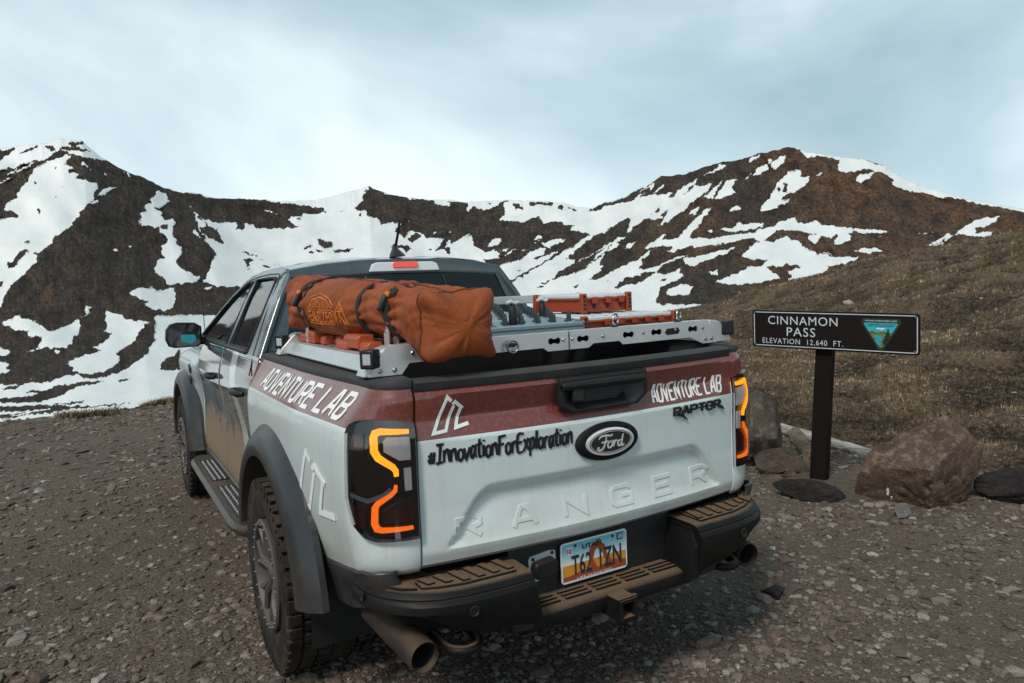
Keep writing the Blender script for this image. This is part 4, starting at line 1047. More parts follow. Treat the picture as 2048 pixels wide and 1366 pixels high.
# ---- rear bumper
bumper = obj('rear_bumper', MB().box((0, .08, .56), (1.5, .05, .18)), M['plastic'], truck, bevel=.01)
def bump_path():
    pts = [(.37, -.162), (.50, -.162), (.62, -.152), (.70, -.132), (.76, -.100), (.81, -.056), (.85, -.003), (.876, .055), (.888, .11), (.892, .17)]
    out_ = []
    for i, p in enumerate(pts):
        a, b = pts[max(i-1, 0)], pts[min(i+1, len(pts)-1)]; t = np.array([b[0]-a[0], b[1]-a[1]]); t /= np.linalg.norm(t); out_.append((p[0], p[1], t[1], -t[0]))
    return out_
BP = bump_path()
for sx in (-1, 1):
    path = [(sx*x, y, sx*nx, ny) for x, y, nx, ny in BP]
    def sec(i):
        q = i/(len(BP)-1); k = 1-.40*float(sm(.35, .9, q)); lo = float(np.interp(BP[i][0], [.37, .45, .62, .70, .78, .83], [.475, .485, .530, .565, .592, .606])); w_ = .162*k
        return [(d-w_ if d < 0 else d*k-w_, z) for d, z in [(-.05, .668), (.02, .676), (.115, .674), (.132, .668), (.146, .654), (.146, .648), (.150, .646), (.160, .634), (.162, .61), (.150, lo+.03), (.13, lo+.004), (.10, lo), (-.05, lo+.01)]]
    b = sweep(path, sec)
    side_ = obj('bumper_end', b, M['plastic'], bumper, smooth=32)
    # step pad on top with slanted ribs
    pad = obj('step_pad', MB().prism([(.415, .0), (.735, .0), (.735, -.060), (.68, -.085), (.60, -.104), (.415, -.110)], lambda a, c: (sx*a, c, .682), lambda a, c: (sx*a, c, .670)), M['step'], side_, bevel=.003)
    for k in range(6):
        x = .43+.054*k; ye = -.095 if x < .60 else -.075 if x < .66 else -.058
        obj('tread_rib', MB().prism([(x, -.004), (x+.028, -.004), (x+.012, ye), (x-.014, ye)], lambda a, c: (sx*a, c, .6885), lambda a, c: (sx*a, c, .681)), M['step'], pad, bevel=.0015)
    obj('end_pad', MB().prism([(.748, .01), (.80, .07), (.845, .07), (.825, .02), (.79, -.028), (.748, -.056)], lambda a, c: (sx*a, c, .683), lambda a, c: (sx*a, c, .672)), M['step'], side_, bevel=.003)
    obj('parking_sensor', MB().lathe([(.017, .0), (.019, -.004), (.015, -.006), (.012, -.003), (0.001, -.003)], (sx*.60, -.1525, .605), 'y', 20), M['plastic_clean'], side_, smooth=40)
    obj('parking_sensor', MB().lathe([(.015, .0), (.017, .004), (.013, .006), (.010, .003), (0.001, .003)] if sx > 0 else [(.015, 0), (.017, -.004), (.013, -.006), (.010, -.003), (.001, -.003)], (sx*.8805, .085, .640), 'x', 20), M['plastic_clean'], side_, smooth=40)
    obj('lower_panel', MB().prism([(.375, .545), (.375, .478), (.45, .486), (.47, .545)], lambda a, c: (sx*a, -.158+(.60-c)*.12, c), lambda a, c: (sx*a, -.12, c)), M['plastic_clean'], side_, bevel=.004)
    # cheek
    obj('inner_cheek', MB().prism([(.02, .668), (-.115, .66), (-.145, .60), (-.14, .47), (.03, .47)], lambda a, c: (sx*(.374-.012*(c-.47)/.2), a, c), lambda a, c: (sx*(.322-.0*(c-.47)/.2+.045*(c-.47)/.2), a+.012, c-.004)), M['plastic'], side_, bevel=.006)
    # exhaust tips and tow hooks
    ex = MB().lathe([(.043, .02), (.048, -.002), (.052, .004), (.053, .05), (.053, .36)], (0, 0, 0), 'y', 32); inner = MB().lathe([(.043, .02), (.041, .34), (.001, .34)], (0, 0, 0), 'y', 32)
    yaw_ = -.10*sx
    def tx(m_): r_ = MB(); r_.f = m_.f; r_.v = [(sx*.735+x*math.cos(yaw_)-y*math.sin(yaw_), -.055+x*math.sin(yaw_)+y*math.cos(yaw_), .452+z+y*.10) for x, y, z in m_.v]; return r_
    eo = obj('exhaust_tip', tx(ex), M['rust'], truck, smooth=50); obj('exhaust_bore', tx(inner), M['dark'], eo, smooth=50)
    hk = [(sx*(.595+.058*math.cos(a)), -.02-.075*math.sin(a) if math.sin(a) > 0 else .10, .452) for a in np.linspace(0, math.pi, 13)]
    hk = [(sx*.653, .12, .462)]+hk+[(sx*.537, .12, .462)]
    obj('tow_hook', MB().tube(hk, .017, 10), M['plastic'], truck, smooth=60)
# centre step
path = [(x, .0, 0, -1) for x in (-.375, -.2, 0, .2, .375)]
cs = obj('centre_step', sweep(path, [(-.07, .503), (.045, .503), (.085, .497), (.098, .488), (.102, .470), (.095, .445), (.075, .430), (-.07, .425)]), M['step'], bumper, smooth=30)
for k in range(5):
    obj('tread_rib', MB().box((-.27+.135*k, -.030, .506), (.112, .012, .008)), M['step'], cs, bevel=.002)
    obj('tread_rib', MB().box((-.27+.135*k, -.056, .506), (.112, .012, .008)), M['step'], cs, bevel=.002)
    obj('tread_rib', MB().box((-.27+.135*k, -.004, .506), (.112, .012, .008)), M['step'], cs, bevel=.002)
obj('plate_panel', MB().prism([(-.37, .49), (-.37, .70), (.37, .70), (.37, .49)], lambda x, z: (x, .028, z), lambda x, z: (x, .07, z)), M['liner'], bumper)
obj('valance', MB().box((0, .06, .425), (.80, .14, .05)), M['plastic_clean'], bumper, bevel=.02)
# hitch receiver
mb = MB()
O_, I_ = [(-.039, -.039), (.039, -.039), (.039, .039), (-.039, .039)], [(-.026, -.026), (.026, -.026), (.026, .026), (-.026, .026)]
mb.grid([[(x, y, .455+z) for x, z in q] for y, q in ((.10, O_), (-.172, O_), (-.172, I_), (.02, I_))], cv=True); mb.f.append((12, 13, 14, 15))
hit = obj('hitch_receiver', mb, M['step'], truck, smooth=20)
obj('receiver_collar', MB().grid([[(x*k, y, .455+z*k) for x, z in O_] for y, k in ((-.150, 1.0), (-.150, 1.14), (-.168, 1.14), (-.168, 1.0))], cv=True), M['plastic'], hit, smooth=20)
# trailer plug
mw_ = plain('galvanised_plate', (.62, .63, .63), .4, metal=.2)
tp = obj('trailer_socket', MB().prism([(-.292, .640), (-.285, .652), (-.205, .660), (-.178, .655), (-.176, .630), (-.182, .572), (-.20, .562), (-.272, .556), (-.284, .565)], lambda x, z: (x, .022, z), lambda x, z: (x, .027, z)), mw_, bumper)
obj('socket_cover', MB().prism([(-.288, .612), (-.278, .634), (-.20, .642), (-.185, .62), (-.188, .585), (-.21, .574), (-.27, .572), (-.285, .585)], lambda x, z: (x, -.012, z), lambda x, z: (x, .024, z)), M['plastic_clean'], tp, bevel=.008)
for x, z in ((-.274, .642), (-.192, .650), (-.19, .568)): obj('bolt', MB().lathe([(.006, .0), (.006, -.004), (.001, -.005)], (x, .022, z), 'y', 8), M['dark'], tp)

# ---- lettering helpers
def text_mesh(body, size=1.0, spacing=1.0, bold=0.0, shear=0.0, xs=1.0, align='CENTER'):
    cu = bpy.data.curves.new('t', 'FONT'); cu.body = body; cu.size = size; cu.space_character = spacing; cu.offset = bold; cu.shear = shear
    cu.align_x = align; cu.align_y = 'BOTTOM_BASELINE'; cu.resolution_u = 3
    o = bpy.data.objects.new('t', cu); C.objects.link(o); dg = bpy.context.evaluated_depsgraph_get()
    me = bpy.data.meshes.new_from_object(o.evaluated_get(dg)); bpy.data.objects.remove(o); bpy.data.curves.remove(cu)
    v = [(p.co.x*xs, p.co.y) for p in me.vertices]; f = [tuple(p.vertices) for p in me.polygons]; bpy.data.meshes.remove(me); return v, f
def fit(v, x0, x1, y0, y1):
    a = np.array(v); lo, hi = a.min(0), a.max(0); a = (a-lo)/(hi-lo); return [(x0+p[0]*(x1-x0), y0+p[1]*(y1-y0)) for p in a]
def lettering(name, body, box, mapf, mat, parent, **k):
    v, f = text_mesh(body, **k); v = fit(v, *box); return obj(name, MB().add([mapf(*p) for p in v], f), mat, parent, smooth=None, fix=False)
gmap = lambda h: (lambda x, z: (x, float(gate_y(x, z))-h, z))
gm3 = lambda x, z, h: (x, float(gate_y(x, z))-h, z)
ST = {'A': ['0,0 .38,1 .62,1 1,0', '.16,.34 .84,.34'], 'R': ['0,0 0,1 .8,1 1,.85 1,.6 .8,.47 0,.47', '.5,.47 1,0'], 'N': ['0,0 0,1 1,0 1,1'], 'G': ['1,.82 .85,1 .15,1 0,.85 0,.15 .15,0 1,0 1,.5 .5,.5'],
      'E': ['1,1 0,1 0,0 1,0', '0,.5 .85,.5'], 'D': ['0,0 0,1 .75,1 1,.75 1,.25 .75,0 0,0'], 'V': ['0,1 .45,0 .55,0 1,1'], 'T': ['0,1 1,1', '.5,1 .5,0'], 'U': ['0,1 0,.18 .2,0 .8,0 1,.18 1,1'],
      'L': ['0,1 0,0 1,0'], 'B': ['0,0 0,1 .8,1 .97,.85 .97,.65 .8,.52 0,.52', '.8,.52 1,.38 1,.14 .82,0 0,0'], 'P': ['0,0 0,1 .8,1 1,.85 1,.6 .8,.45 0,.45'], 'O': ['.2,0 0,.2 0,.8 .2,1 .8,1 1,.8 1,.2 .8,0 .2,0']}
def strokes(ch): return [[tuple(float(c) for c in q.split(',')) for q in s_.split()] for s_ in ST[ch]]
def block(name, word, x0, x1, z0, z1, mapf, h0, h1, mat, parent, w=.02, gap=.25, shear=0.0, joined=True):
    n = sum(.5 if c == ' ' else 1 for c in word); cw = (x1-x0)/(n+gap*(n-1)); x = x0; i = 0; res = []; mb = MB()
    for c in word:
        if c == ' ': x += cw*(.5+gap*.5); continue
        for k, s_ in enumerate(strokes(c)):
            pl = [(x+u*cw+shear*v*(z1-z0), z0+w/2+v*(z1-z0-w)) for u, v in s_]
            r_ = ribbon(pl, w, mapf, h0, h1+.0004*k, .02); mb.add(r_.v, r_.f)
        if not joined: res.append(obj(name, mb, mat, parent, smooth=30, bevel=.0015)); mb = MB()
        x += cw*(1+gap)
    if joined: res.append(obj(name, mb, mat, parent, smooth=30))
    return res
# stamped name in the lower panel of the gate
for k, ch in enumerate('RANGER'):
    x0 = -.582+.2085*k; block('stamped_letter', ch, x0, x0+.088, .785, .865, gm3, -.001, .0032, M['gate'], gate, w=.0165, joined=False)
# white lettering and mark on the red band
block('band_lettering', 'ADVENTURE LAB', .252, .636, 1.150, 1.222, gm3, .0012, .0024, M['white_vinyl'], gate, w=.0078, gap=.42, shear=.05)
def mark(name, mapf, h, mat, parent, sc, ox, oz, w_=.011):
    a = [(.36, .90), (.475, 1.0), (.36, 1.10)]
    P1 = [(.505, .84), (.42, 1.0), (.06, .05), (.34, .08), (.56, .72), (.74, .52), (.585, .10), (.90, .17)]
    b = MB()
    for pl in ([(.50, .83), (.41, .95), (.05, .04), (.345, .075), (.575, .70)], [(.54, .74), (.60, .80), (.80, .60)], [(.77, .66), (.60, .12), (.93, .19)]):
        r_ = ribbon([(ox+u*sc[0], oz+v*sc[1]) for u, v in pl], w_, mapf, h-.0005, h+.0006*len(b.f)/40, .015); b.add(r_.v, r_.f)
    return obj(name, b, mat, parent, smooth=None)
mark('mountain_mark', gm3, .0022, M['white_vinyl'], gate, (.145, .125), -.655, 1.150)
smap = lambda y, z, h: (-(bed_xy(y, z)+h), y, z)
mark('mountain_mark', lambda u, v, h: smap(-u, v, h), .0022, M['white_vinyl'], bedL, (.46, .25), -.69, .81, .021)
mark('mountain_mark', lambda u, v, h: (bed_xy(u, v)+h, u, v), .0022, M['white_vinyl'], bedR, (.46, .25), .25, .81, .021)
block('band_lettering', 'ADVENTURE LAB', -1.36, -.22, 1.196, 1.290, lambda u, v, h: smap(-u, v, h), .0012, .0024, M['white_vinyl'], bedL, w=.0145, gap=.42, shear=.75)
block('band_lettering', 'ADVENTURE LAB', .22, 1.36, 1.196, 1.290, lambda u, v, h: (bed_xy(u, v)+h, u, v), .0012, .0024, M['white_vinyl'], bedR, w=.0145, gap=.42, shear=.75)
# hand-lettered line: brush strokes
HW = {'#': (.62, ['.18,.0 .30,.62', '.42,.0 .52,.62', '.05,.40 .62,.46', '.0,.18 .58,.22']),
      'I': (.55, ['.05,.98 .60,1.0', '.36,.98 .24,.02', '.0,.0 .52,.04']), 'n': (.52, ['.06,.66 .02,.0', '.04,.38 .22,.64 .36,.60 .38,.30 .42,.0']), 'o': (.48, ['.22,.62 .06,.48 .04,.18 .18,.0 .36,.10 .42,.40 .30,.60 .16,.62']),
      'v': (.46, ['.0,.62 .16,.0 .42,.66']), 'a': (.50, ['.38,.56 .20,.64 .05,.40 .08,.06 .22,.04 .36,.34 .42,.64 .40,.18 .50,.0']), 't': (.40, ['.22,1.0 .16,.30 .22,.02 .40,.06', '.0,.66 .42,.74']), 'i': (.22, ['.10,.64 .08,.0', '.12,.84 .14,.92']),
      'F': (.58, ['.10,1.0 .06,.0', '.02,.98 .62,1.04', '.08,.54 .46,.60']), 'r': (.42, ['.08,.66 .04,.0', '.06,.36 .22,.62 .42,.64']), 'E': (.56, ['.58,1.0 .10,.96 .06,.04 .56,.02', '.10,.52 .44,.56']), 'x': (.48, ['.02,.64 .44,.0', '.42,.68 .0,-.04']),
      'p': (.48, ['.10,.64 .04,-.34', '.08,.56 .30,.66 .42,.40 .30,.08 .08,.06']), 'l': (.22, ['.14,1.04 .08,.0'])}
def handwriting(name, text, x0, x1, z0, zh, slope, mapf, h, mat, parent):
    tot = sum(HW[c][0]+.05 for c in text); k = (x1-x0)/tot; x = x0; b = MB(); rng = random.Random(4); i = 0
    for c in text:
        w_, ss = HW[c]; dz = rng.uniform(-.04, .04)
        for s_ in ss:
            pl = [tuple(float(q) for q in p.split(',')) for p in s_.split()]
            # round the brush path with a little Catmull-Rom
            Q = np.array(pl); 
            if len(Q) > 2:
                o_ = [Q[0]]
                for j in range(len(Q)-1):
                    p0, p1, p2, p3 = Q[max(j-1, 0)], Q[j], Q[j+1], Q[min(j+2, len(Q)-1)]
                    for t in (.33, .66, 1.0): o_.append(.5*((2*p1)+(-p0+p2)*t+(2*p0-5*p1+4*p2-p3)*t*t+(-p0+3*p1-3*p2+p3)*t**3))
                Q = np.array(o_)
            pts = [(x+u*k*1.05, z0+slope*(x-x0)+(v+dz)*zh) for u, v in Q]
            n = len(pts); tp_ = [.0078*(.75+.5*math.sin(math.pi*min(1, (j+.6)/n)))*(1.15-.35*j/n) for j in range(n)]
            i += 1; r_ = ribbon(pts, .007, mapf, h-.001, h+.00005*i, .012, tp_); b.add(r_.v, r_.f)
        x += (w_+.05)*k
    return obj(name, b, mat, parent, smooth=None)
handwriting('hand_lettering', '#InnovationForExploration', -.672, -.135, 1.058, .062, -.005, gm3, .0022, M['black_vinyl'], gate)
# model badge: chunky raised letters with swept tails
for k, ch in enumerate('RAPTOR'):
    x0 = .348+.0475*k; block('badge_letter', ch, x0, x0+.036, 1.086, 1.125, gm3, .0, .008, M['black_vinyl'], gate, w=.0080, joined=False)
obj('badge_tail', MB().prism([(.352, 1.092), (.388, 1.098), (.425, 1.066), (.398, 1.080)], lambda x, z: gm3(x, z, .008), lambda x, z: gm3(x, z, 0)), M['black_vinyl'], gate)
obj('badge_tail', MB().prism([(.612, 1.100), (.63, 1.098), (.652, 1.078), (.625, 1.086)], lambda x, z: gm3(x, z, .008), lambda x, z: gm3(x, z, 0)), M['black_vinyl'], gate)
obj('badge_bar', MB().prism([(.345, 1.102), (.345, 1.107), (.625, 1.107), (.625, 1.102)], lambda x, z: gm3(x, z, .005), lambda x, z: gm3(x, z, 0)), M['black_vinyl'], gate)
# oval badge
ev = lambda rx, rz, h, n=56: [(.012+rx*math.cos(a), float(gate_y(.012, 1.05))-h, 1.046+rz*math.sin(a)) for a in [2*math.pi*i/n for i in range(n)]]
def oval(name, rings, mat, par):
    b = MB().grid([ev(*r) for r in rings], cv=True); n = 56; b.f.append(tuple((len(rings)-1)*n+i for i in range(n))); return obj(name, b, mat, par, smooth=40)
em = oval('oval_emblem', [(.139, .070, -.01), (.139, .070, .010), (.130, .063, .018), (.112, .054, .020)], M['plastic'], gate)
oval('chrome_ring', [(.108, .0505, .018), (.106, .049, .026), (.100, .044, .027)], M['chrome'], em)
oval('emblem_field', [(.096, .0415, .026), (.095, .0405, .0275)], M['black_vinyl'], em)
b = MB().grid([ev(.0915, .0378, .0274), ev(.0915, .0378, .0288), ev(.0895, .0362, .0288), ev(.0895, .0362, .0274)], cv=True); obj('thin_ring', b, M['chrome'], em)
SC = {'F': ['-.72,.34 -.60,.52 -.30,.58 .02,.50 .12,.60', '-.26,.56 -.30,.20 -.42,-.24 -.58,-.46 -.78,-.44 -.80,-.30 -.70,-.26', '-.58,.10 -.38,.06 -.14,.14'],
      'o': ['.06,.10 -.10,.02 -.20,-.22 -.12,-.38 .02,-.34 .10,-.14 .06,.08 .16,.06 .24,.10'], 'r': ['.24,.12 .20,-.12 .16,-.36', '.20,-.14 .30,.04 .42,.08'],
      'd': ['.66,.06 .52,.02 .44,-.20 .50,-.36 .62,-.30 .72,-.02', '.80,.50 .70,-.02 .66,-.30 .74,-.36 .84,-.26']}
b = MB(); i = 0
for c, ss in SC.items():
    for s_ in ss:
        Q = np.array([[float(q) for q in p.split(',')] for p in s_.split()]); o_ = [Q[0]]
        for j in range(len(Q)-1):
            p0, p1, p2, p3 = Q[max(j-1, 0)], Q[j], Q[j+1], Q[min(j+2, len(Q)-1)]
            for t in (.25, .5, .75, 1.0): o_.append(.5*((2*p1)+(-p0+p2)*t+(2*p0-5*p1+4*p2-p3)*t*t+(-p0+3*p1-3*p2+p3)*t**3))
        pts = [(.010+q[0]*.072, 1.0435+q[1]*.048) for q in o_]; n = len(pts); i += 1
        r_ = ribbon(pts, .005, lambda x, z, h: (x, float(gate_y(.012, 1.05))-h, z), .027, .0284+.0001*i, .02, [.0038+.0034*math.sin(math.pi*(j+.3)/n) for j in range(n)]); b.add(r_.v, r_.f)
obj('script_lettering', b, M['chrome'], em, smooth=None)
# ---- licence plate
PX, PY, PZ = -.008, .016, .597
pm = lambda u, v, h: (PX+u, PY-h, PZ+v)
def rrect(w_, h_, r, n=5):
    return [(sx*(w_/2-r)+r*math.cos(a), sz*(h_/2-r)+r*math.sin(a)) for sx, sz, a0 in ((1, 1, 0), (-1, 1, 90), (-1, -1, 180), (1, -1, 270)) for a in [math.radians(a0+90*k/n) for k in range(n+1)]]
def flat(name, poly, h, mat, par, t=.0008): return obj(name, MB().prism(poly, lambda u, v: pm(u, v, h), lambda u, v: pm(u, v, h-t)), mat, par, smooth=None)
mw = plain('plate_white', (.78, .80, .80), .4, var=.04)
plate = flat('licence_plate', rrect(.3048, .1524, .014), .004, mw, bumper, .004)
_m = NT('plate_sky'); Z_ = _m.xyz()[2]; mr = _m.n('ShaderNodeMapRange'); _m.l(Z_, mr.inputs[0]); mr.inputs[1].default_value = PZ-.01; mr.inputs[2].default_value = PZ+.07
_m.set(Base_Color=_m.mix(mr.outputs[0], (.76, .79, .80), (.10, .50, .66)), Roughness=.4)
flat('sky_print', rrect(.292, .140, .010), .0046, _m.m, plate)
flat('desert_print', [(-.1455, -.0655), (.1455, -.0655), (.1455, -.006), (.09, -.004), (.06, -.008), (0, -.006), (-.07, -.009), (-.1455, -.008)], .0052, plain('plate_orange', (.62, .26, .035), .4), plate)
rk = plain('plate_red_rock', (.30, .068, .018), .4)
flat('desert_print', [(-.1455, -.067), (.1455, -.067), (.1455, -.040), (.09, -.030), (.045, -.036), (0, -.046), (-.06, -.040), (-.12, -.050), (-.1455, -.050)], .0058, rk, plate)
arch = [(-.022, -.045), (-.024, .0), (-.026, .028), (-.018, .044), (0, .050), (.006, .062), (.020, .064), (.030, .058), (.030, .048), (.046, .036), (.052, .012), (.062, -.010), (.082, -.034), (.06, -.038), (.040, -.012), (.036, .006), (.022, .020), (.010, .032), (-.002, .020), (-.006, .004), (-.010, -.008), (-.002, -.022), (.012, -.045)]
flat('rock_arch_print', arch, .0064, rk, plate)
ptxt = lambda nm, body, box, mat, h=.0076, **k: lettering(nm, body, box, lambda u, v: pm(u, v, h), mat, plate, **k)
navy = plain('plate_navy', (.012, .028, .045), .4)
ptxt('plate_number', 'T62', (-.108, -.018, -.050, .026), navy, bold=.012)
ptxt('plate_number', '1ZN', (.020, .122, -.050, .026), navy, bold=.012)
ptxt('plate_state', 'UTAH', (-.058, .028, .040, .058), M['black_vinyl'], bold=.03)
ptxt('plate_slogan', 'LIFE ELEVATED', (-.085, .075, -.0665, -.0595), mw, h=.0078)
flat('month_sticker', [(-.128, .028), (-.103, .028), (-.103, .058), (-.128, .058)], .0056, mw, plate)
ptxt('month_number', '10', (-.125, -.106, .033, .053), plain('sticker_red', (.30, .015, .015), .4), h=.0066, bold=.03)
flat('year_sticker', [(.104, .040), (.131, .040), (.131, .066), (.104, .066)], .0056, navy, plate)
ptxt('year_number', '25', (.108, .128, .046, .062), mw, h=.0066, bold=.03)
for x in (-.088, .084):
    obj('plate_screw', MB().lathe([(.006, .0), (.006, -.003), (.003, -.005), (.001, -.005)], (PX+x, PY-.004, PZ+.060), 'y', 10), M['rust'], plate)
# ================================================================== load in the bed
# ---- aluminium bed rack
rack = empty('bed_rack', (0, .1, 1.34), 'bare aluminium bed rack with dogbone slots bolted across the truck bed', 'rack')
def rk_(name, mb, mat, par=None, **k):
    for i, p in enumerate(mb.v): mb.v[i] = (p[0], p[1]-.1, p[2]-1.34)
    return obj(name, mb, mat, par or rack, **k)
def plate_holes(outer, holes, y, t):
    """flat plate in the x-z plane with through holes"""
    from mathutils.geometry import tessellate_polygon
    loops = [[Vector((x, z, 0)) for x, z in outer]]+[[Vector((x, z, 0)) for x, z in h] for h in holes]
    tris = tessellate_polygon(loops); pts = [p for l in loops for p in l]; n = len(pts); b = MB()
    b.add([(p.x, y, p.y) for p in pts]+[(p.x, y+t, p.y) for p in pts], [tuple(q) for q in tris]+[tuple(i+n for i in reversed(q)) for q in tris])
    o = 0
    for l in loops:
        m_ = len(l)
        for i in range(m_): a, c = o+i, o+(i+1) % m_; b.f.append((a, c, c+n, a+n))
        o += m_
    return b
def dogbone(cx, cz, w_=.056, r=.0125):
    L = [(cx-w_/2+r+r*math.cos(a), cz+r*math.sin(a)) for a in np.radians(np.linspace(40, 320, 9))]; Rr_ = [(cx+w_/2-r+r*math.cos(a), cz+r*math.sin(a)) for a in np.radians(np.linspace(-140, 140, 9))]
    return L+Rr_
def crossbar(y, sgn, nm):
    top, mid = 1.440, 1.382
    outer = [(-.815, 1.343), (-.700, 1.343), (-.672, 1.378), (-.45, 1.384), (-.145, 1.386), (-.125, 1.372), (.06, 1.372), (.085, 1.387), (.21, 1.387), (.225, 1.372), (.30, 1.372), (.58, 1.374), (.655, 1.343), (.735, 1.343), (.690, 1.432), (.675, 1.440), (-.735, 1.440), (-.752, 1.434)]
    holes = [dogbone(x, 1.408) for x in (-.39, -.095, .035, .255, .40, .60)] if nm else []
    return rk_('crossbar', plate_holes(outer, holes, y, .004), M['alu'])
cb = crossbar(.10, 1, True); crossbar(1.40, -1, False)
rk_('bar_top', MB().box((-.02, .128, 1.4385), (1.40, .055, .004)), M['alu'], cb)
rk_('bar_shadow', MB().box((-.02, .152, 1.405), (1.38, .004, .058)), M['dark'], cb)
for x in (-.66, -.55, -.26, -.055, -.015, .13, .33, .50, .655): rk_('bolt', MB().lathe([(.007, 0), (.007, -.003), (.004, -.006), (.001, -.006)], (x, .10, 1.411), 'y', 8), M['steel'], cb)
for x, z in ((-.775, 1.36), (-.725, 1.36), (.67, 1.362), (.705, 1.362)): rk_('bolt', MB().lathe([(.008, 0), (.008, -.003), (.004, -.006), (.001, -.006)], (x, .10, z), 'y', 8), M['steel'], cb)
rk_('bar_joint', MB().box((-.03, .0985, 1.406), (.0022, .003, .066)), M['dark'], cb)
rk_('logo_plate', MB().prism([(.325, 1.402), (.335, 1.418), (.395, 1.420), (.405, 1.405), (.395, 1.394), (.335, 1.392)], lambda x, z: (x+.12, .0985, z), lambda x, z: (x+.12, .1005, z)), M['plastic_clean'], cb)
POD = plain('pod_lens', (.42, .44, .46), .15, var=.3, scale=120)
for sx in (-1, 1):
    x0, x1 = sx*.795, sx*.665
    sr = rk_('side_rail', MB().prism([(.795, 1.347), (.797, 1.352), (.765, 1.398), (.755, 1.401), (.665, 1.401), (.665, 1.392), (.755, 1.392), (.787, 1.347)], lambda x, z: (sx*x, .14, z), lambda x, z: (sx*x, 1.385, z)), M['alu'], None, smooth=30)
    for k in range(12): rk_('slot', MB().prism([(-.030, -.006), (.030, -.006), (.036, 0), (.030, .006), (-.030, .006), (-.036, 0)], lambda a, c: (sx*(.725+c), .24+.095*k+a, 1.4016), lambda a, c: (sx*(.725+c), .24+.095*k+a, 1.400)), M['dark'], sr)
    for y, d in ((.10, 1), (1.40, -1)):
        ft = rk_('foot', MB().prism([(.830, 1.343), (.815, 1.375), (.760, 1.43), (.735, 1.438), (.70, 1.438), (.70, 1.343)], lambda x, z: (sx*x, y+d*.005, z), lambda x, z: (sx*x, y+d*.085, z)), M['alu'], None, bevel=.003)
        pl = rk_('pod_light', MB().box((sx*.805, y+(.005 if d > 0 else -.045), 1.402), (.052, .05, .062), rz=-sx*.75), M['plastic_clean'], None, bevel=.006)
        rk_('pod_lens', MB().box((sx*(.805+.0175), y+(.005 if d > 0 else -.045)-.0185, 1.402), (.028, .004, .036), rz=sx*.75), POD, pl, bevel=.004)
for y in (.38, .62, .88, 1.14): rk_('deck_slat', MB().box((0, y, 1.384), (1.36, .07, .010)), M['alu'], None, bevel=.002)
rk_('front_beam', MB().box((.36, 1.32, 1.541), (.62, .05, .044)), M['alu'], None, bevel=.004)
for x in (.10, .62): rk_('beam_post', MB().box((x, 1.36, 1.46), (.03, .03, .13)), M['alu'], None)
# upright strap brackets
for x, y in ((-.672, .30), (-.640, .295), (-.735, 1.15), (-.705, 1.15)):
    br = rk_('strap_bracket', MB().prism([(-.024, 1.405), (-.024, 1.50), (-.012, 1.522), (.012, 1.522), (.024, 1.50), (.024, 1.405)], lambda a, z: (x-.002, y+a, z), lambda a, z: (x+.002, y+a, z)), M['alu'], None)
    for z in (1.425, 1.478): rk_('bolt', MB().lathe([(.006, 0), (.006, -.003), (.001, -.005)], (x-.002, y, z), 'x', 8), M['steel'], br)
# tie-down rings
def ring(c, R_, axis, r=.0038):
    pts = []
    for a in np.linspace(0, 2*math.pi, 20, endpoint=False):
        u, v = R_*math.cos(a), R_*math.sin(a); pts.append((c[0]+u, c[1]-.004 if axis == 'y' else c[1]+.25*u, c[2]+v) if axis == 'y' else (c[0]+u*.9, c[1]+u*.4, c[2]+v))
    return MB().tube(pts, r, 6, closed=True)
for c, ax in (((-.285, .086, 1.402), 'y'), ((.212, .125, 1.470), 'z'), ((.545, .125, 1.470), 'z')):
    rg = rk_('tie_down_ring', ring(c, .022, ax), M['steel'], None, smooth=60)
    rk_('ring_stud', MB().box((c[0], c[1]+.008, c[2]-.022 if ax == 'z' else c[2]+.006), (.028, .02, .014)), M['rust'], rg, bevel=.003)
# ---- orange duffel
bag = empty('duffel_bag', (-.55, .4, 1.42), 'long orange duffel bag strapped lengthwise on the rack beside the back window', 'bag')
BS = [(-.035, -.530, 1.493, .105, .100, 3.0), (-.02, -.530, 1.494, .110, .104, 3.2), (.03, -.536, 1.500, .126, .112, 3.4), (.08, -.545, 1.512, .132, .114, 2.9), (.15, -.552, 1.526, .128, .108, 2.4), (.245, -.562, 1.532, .113, .097, 2.1), (.34, -.575, 1.542, .128, .110, 2.2), (.46, -.585, 1.545, .122, .104, 2.1), (.60, -.602, 1.550, .137, .116, 2.2), (.85, -.625, 1.556, .143, .124, 2.2), (1.0, -.642, 1.562, .140, .124, 2.2), (1.09, -.652, 1.566, .122, .106, 2.1), (1.17, -.66, 1.575, .130, .122, 2.3), (1.26, -.672, 1.582, .118, .125, 2.8), (1.34, -.685, 1.570, .085, .105, 3.0), (1.365, -.69, 1.56, .05, .07, 2.5)]
_b = np.array(BS)
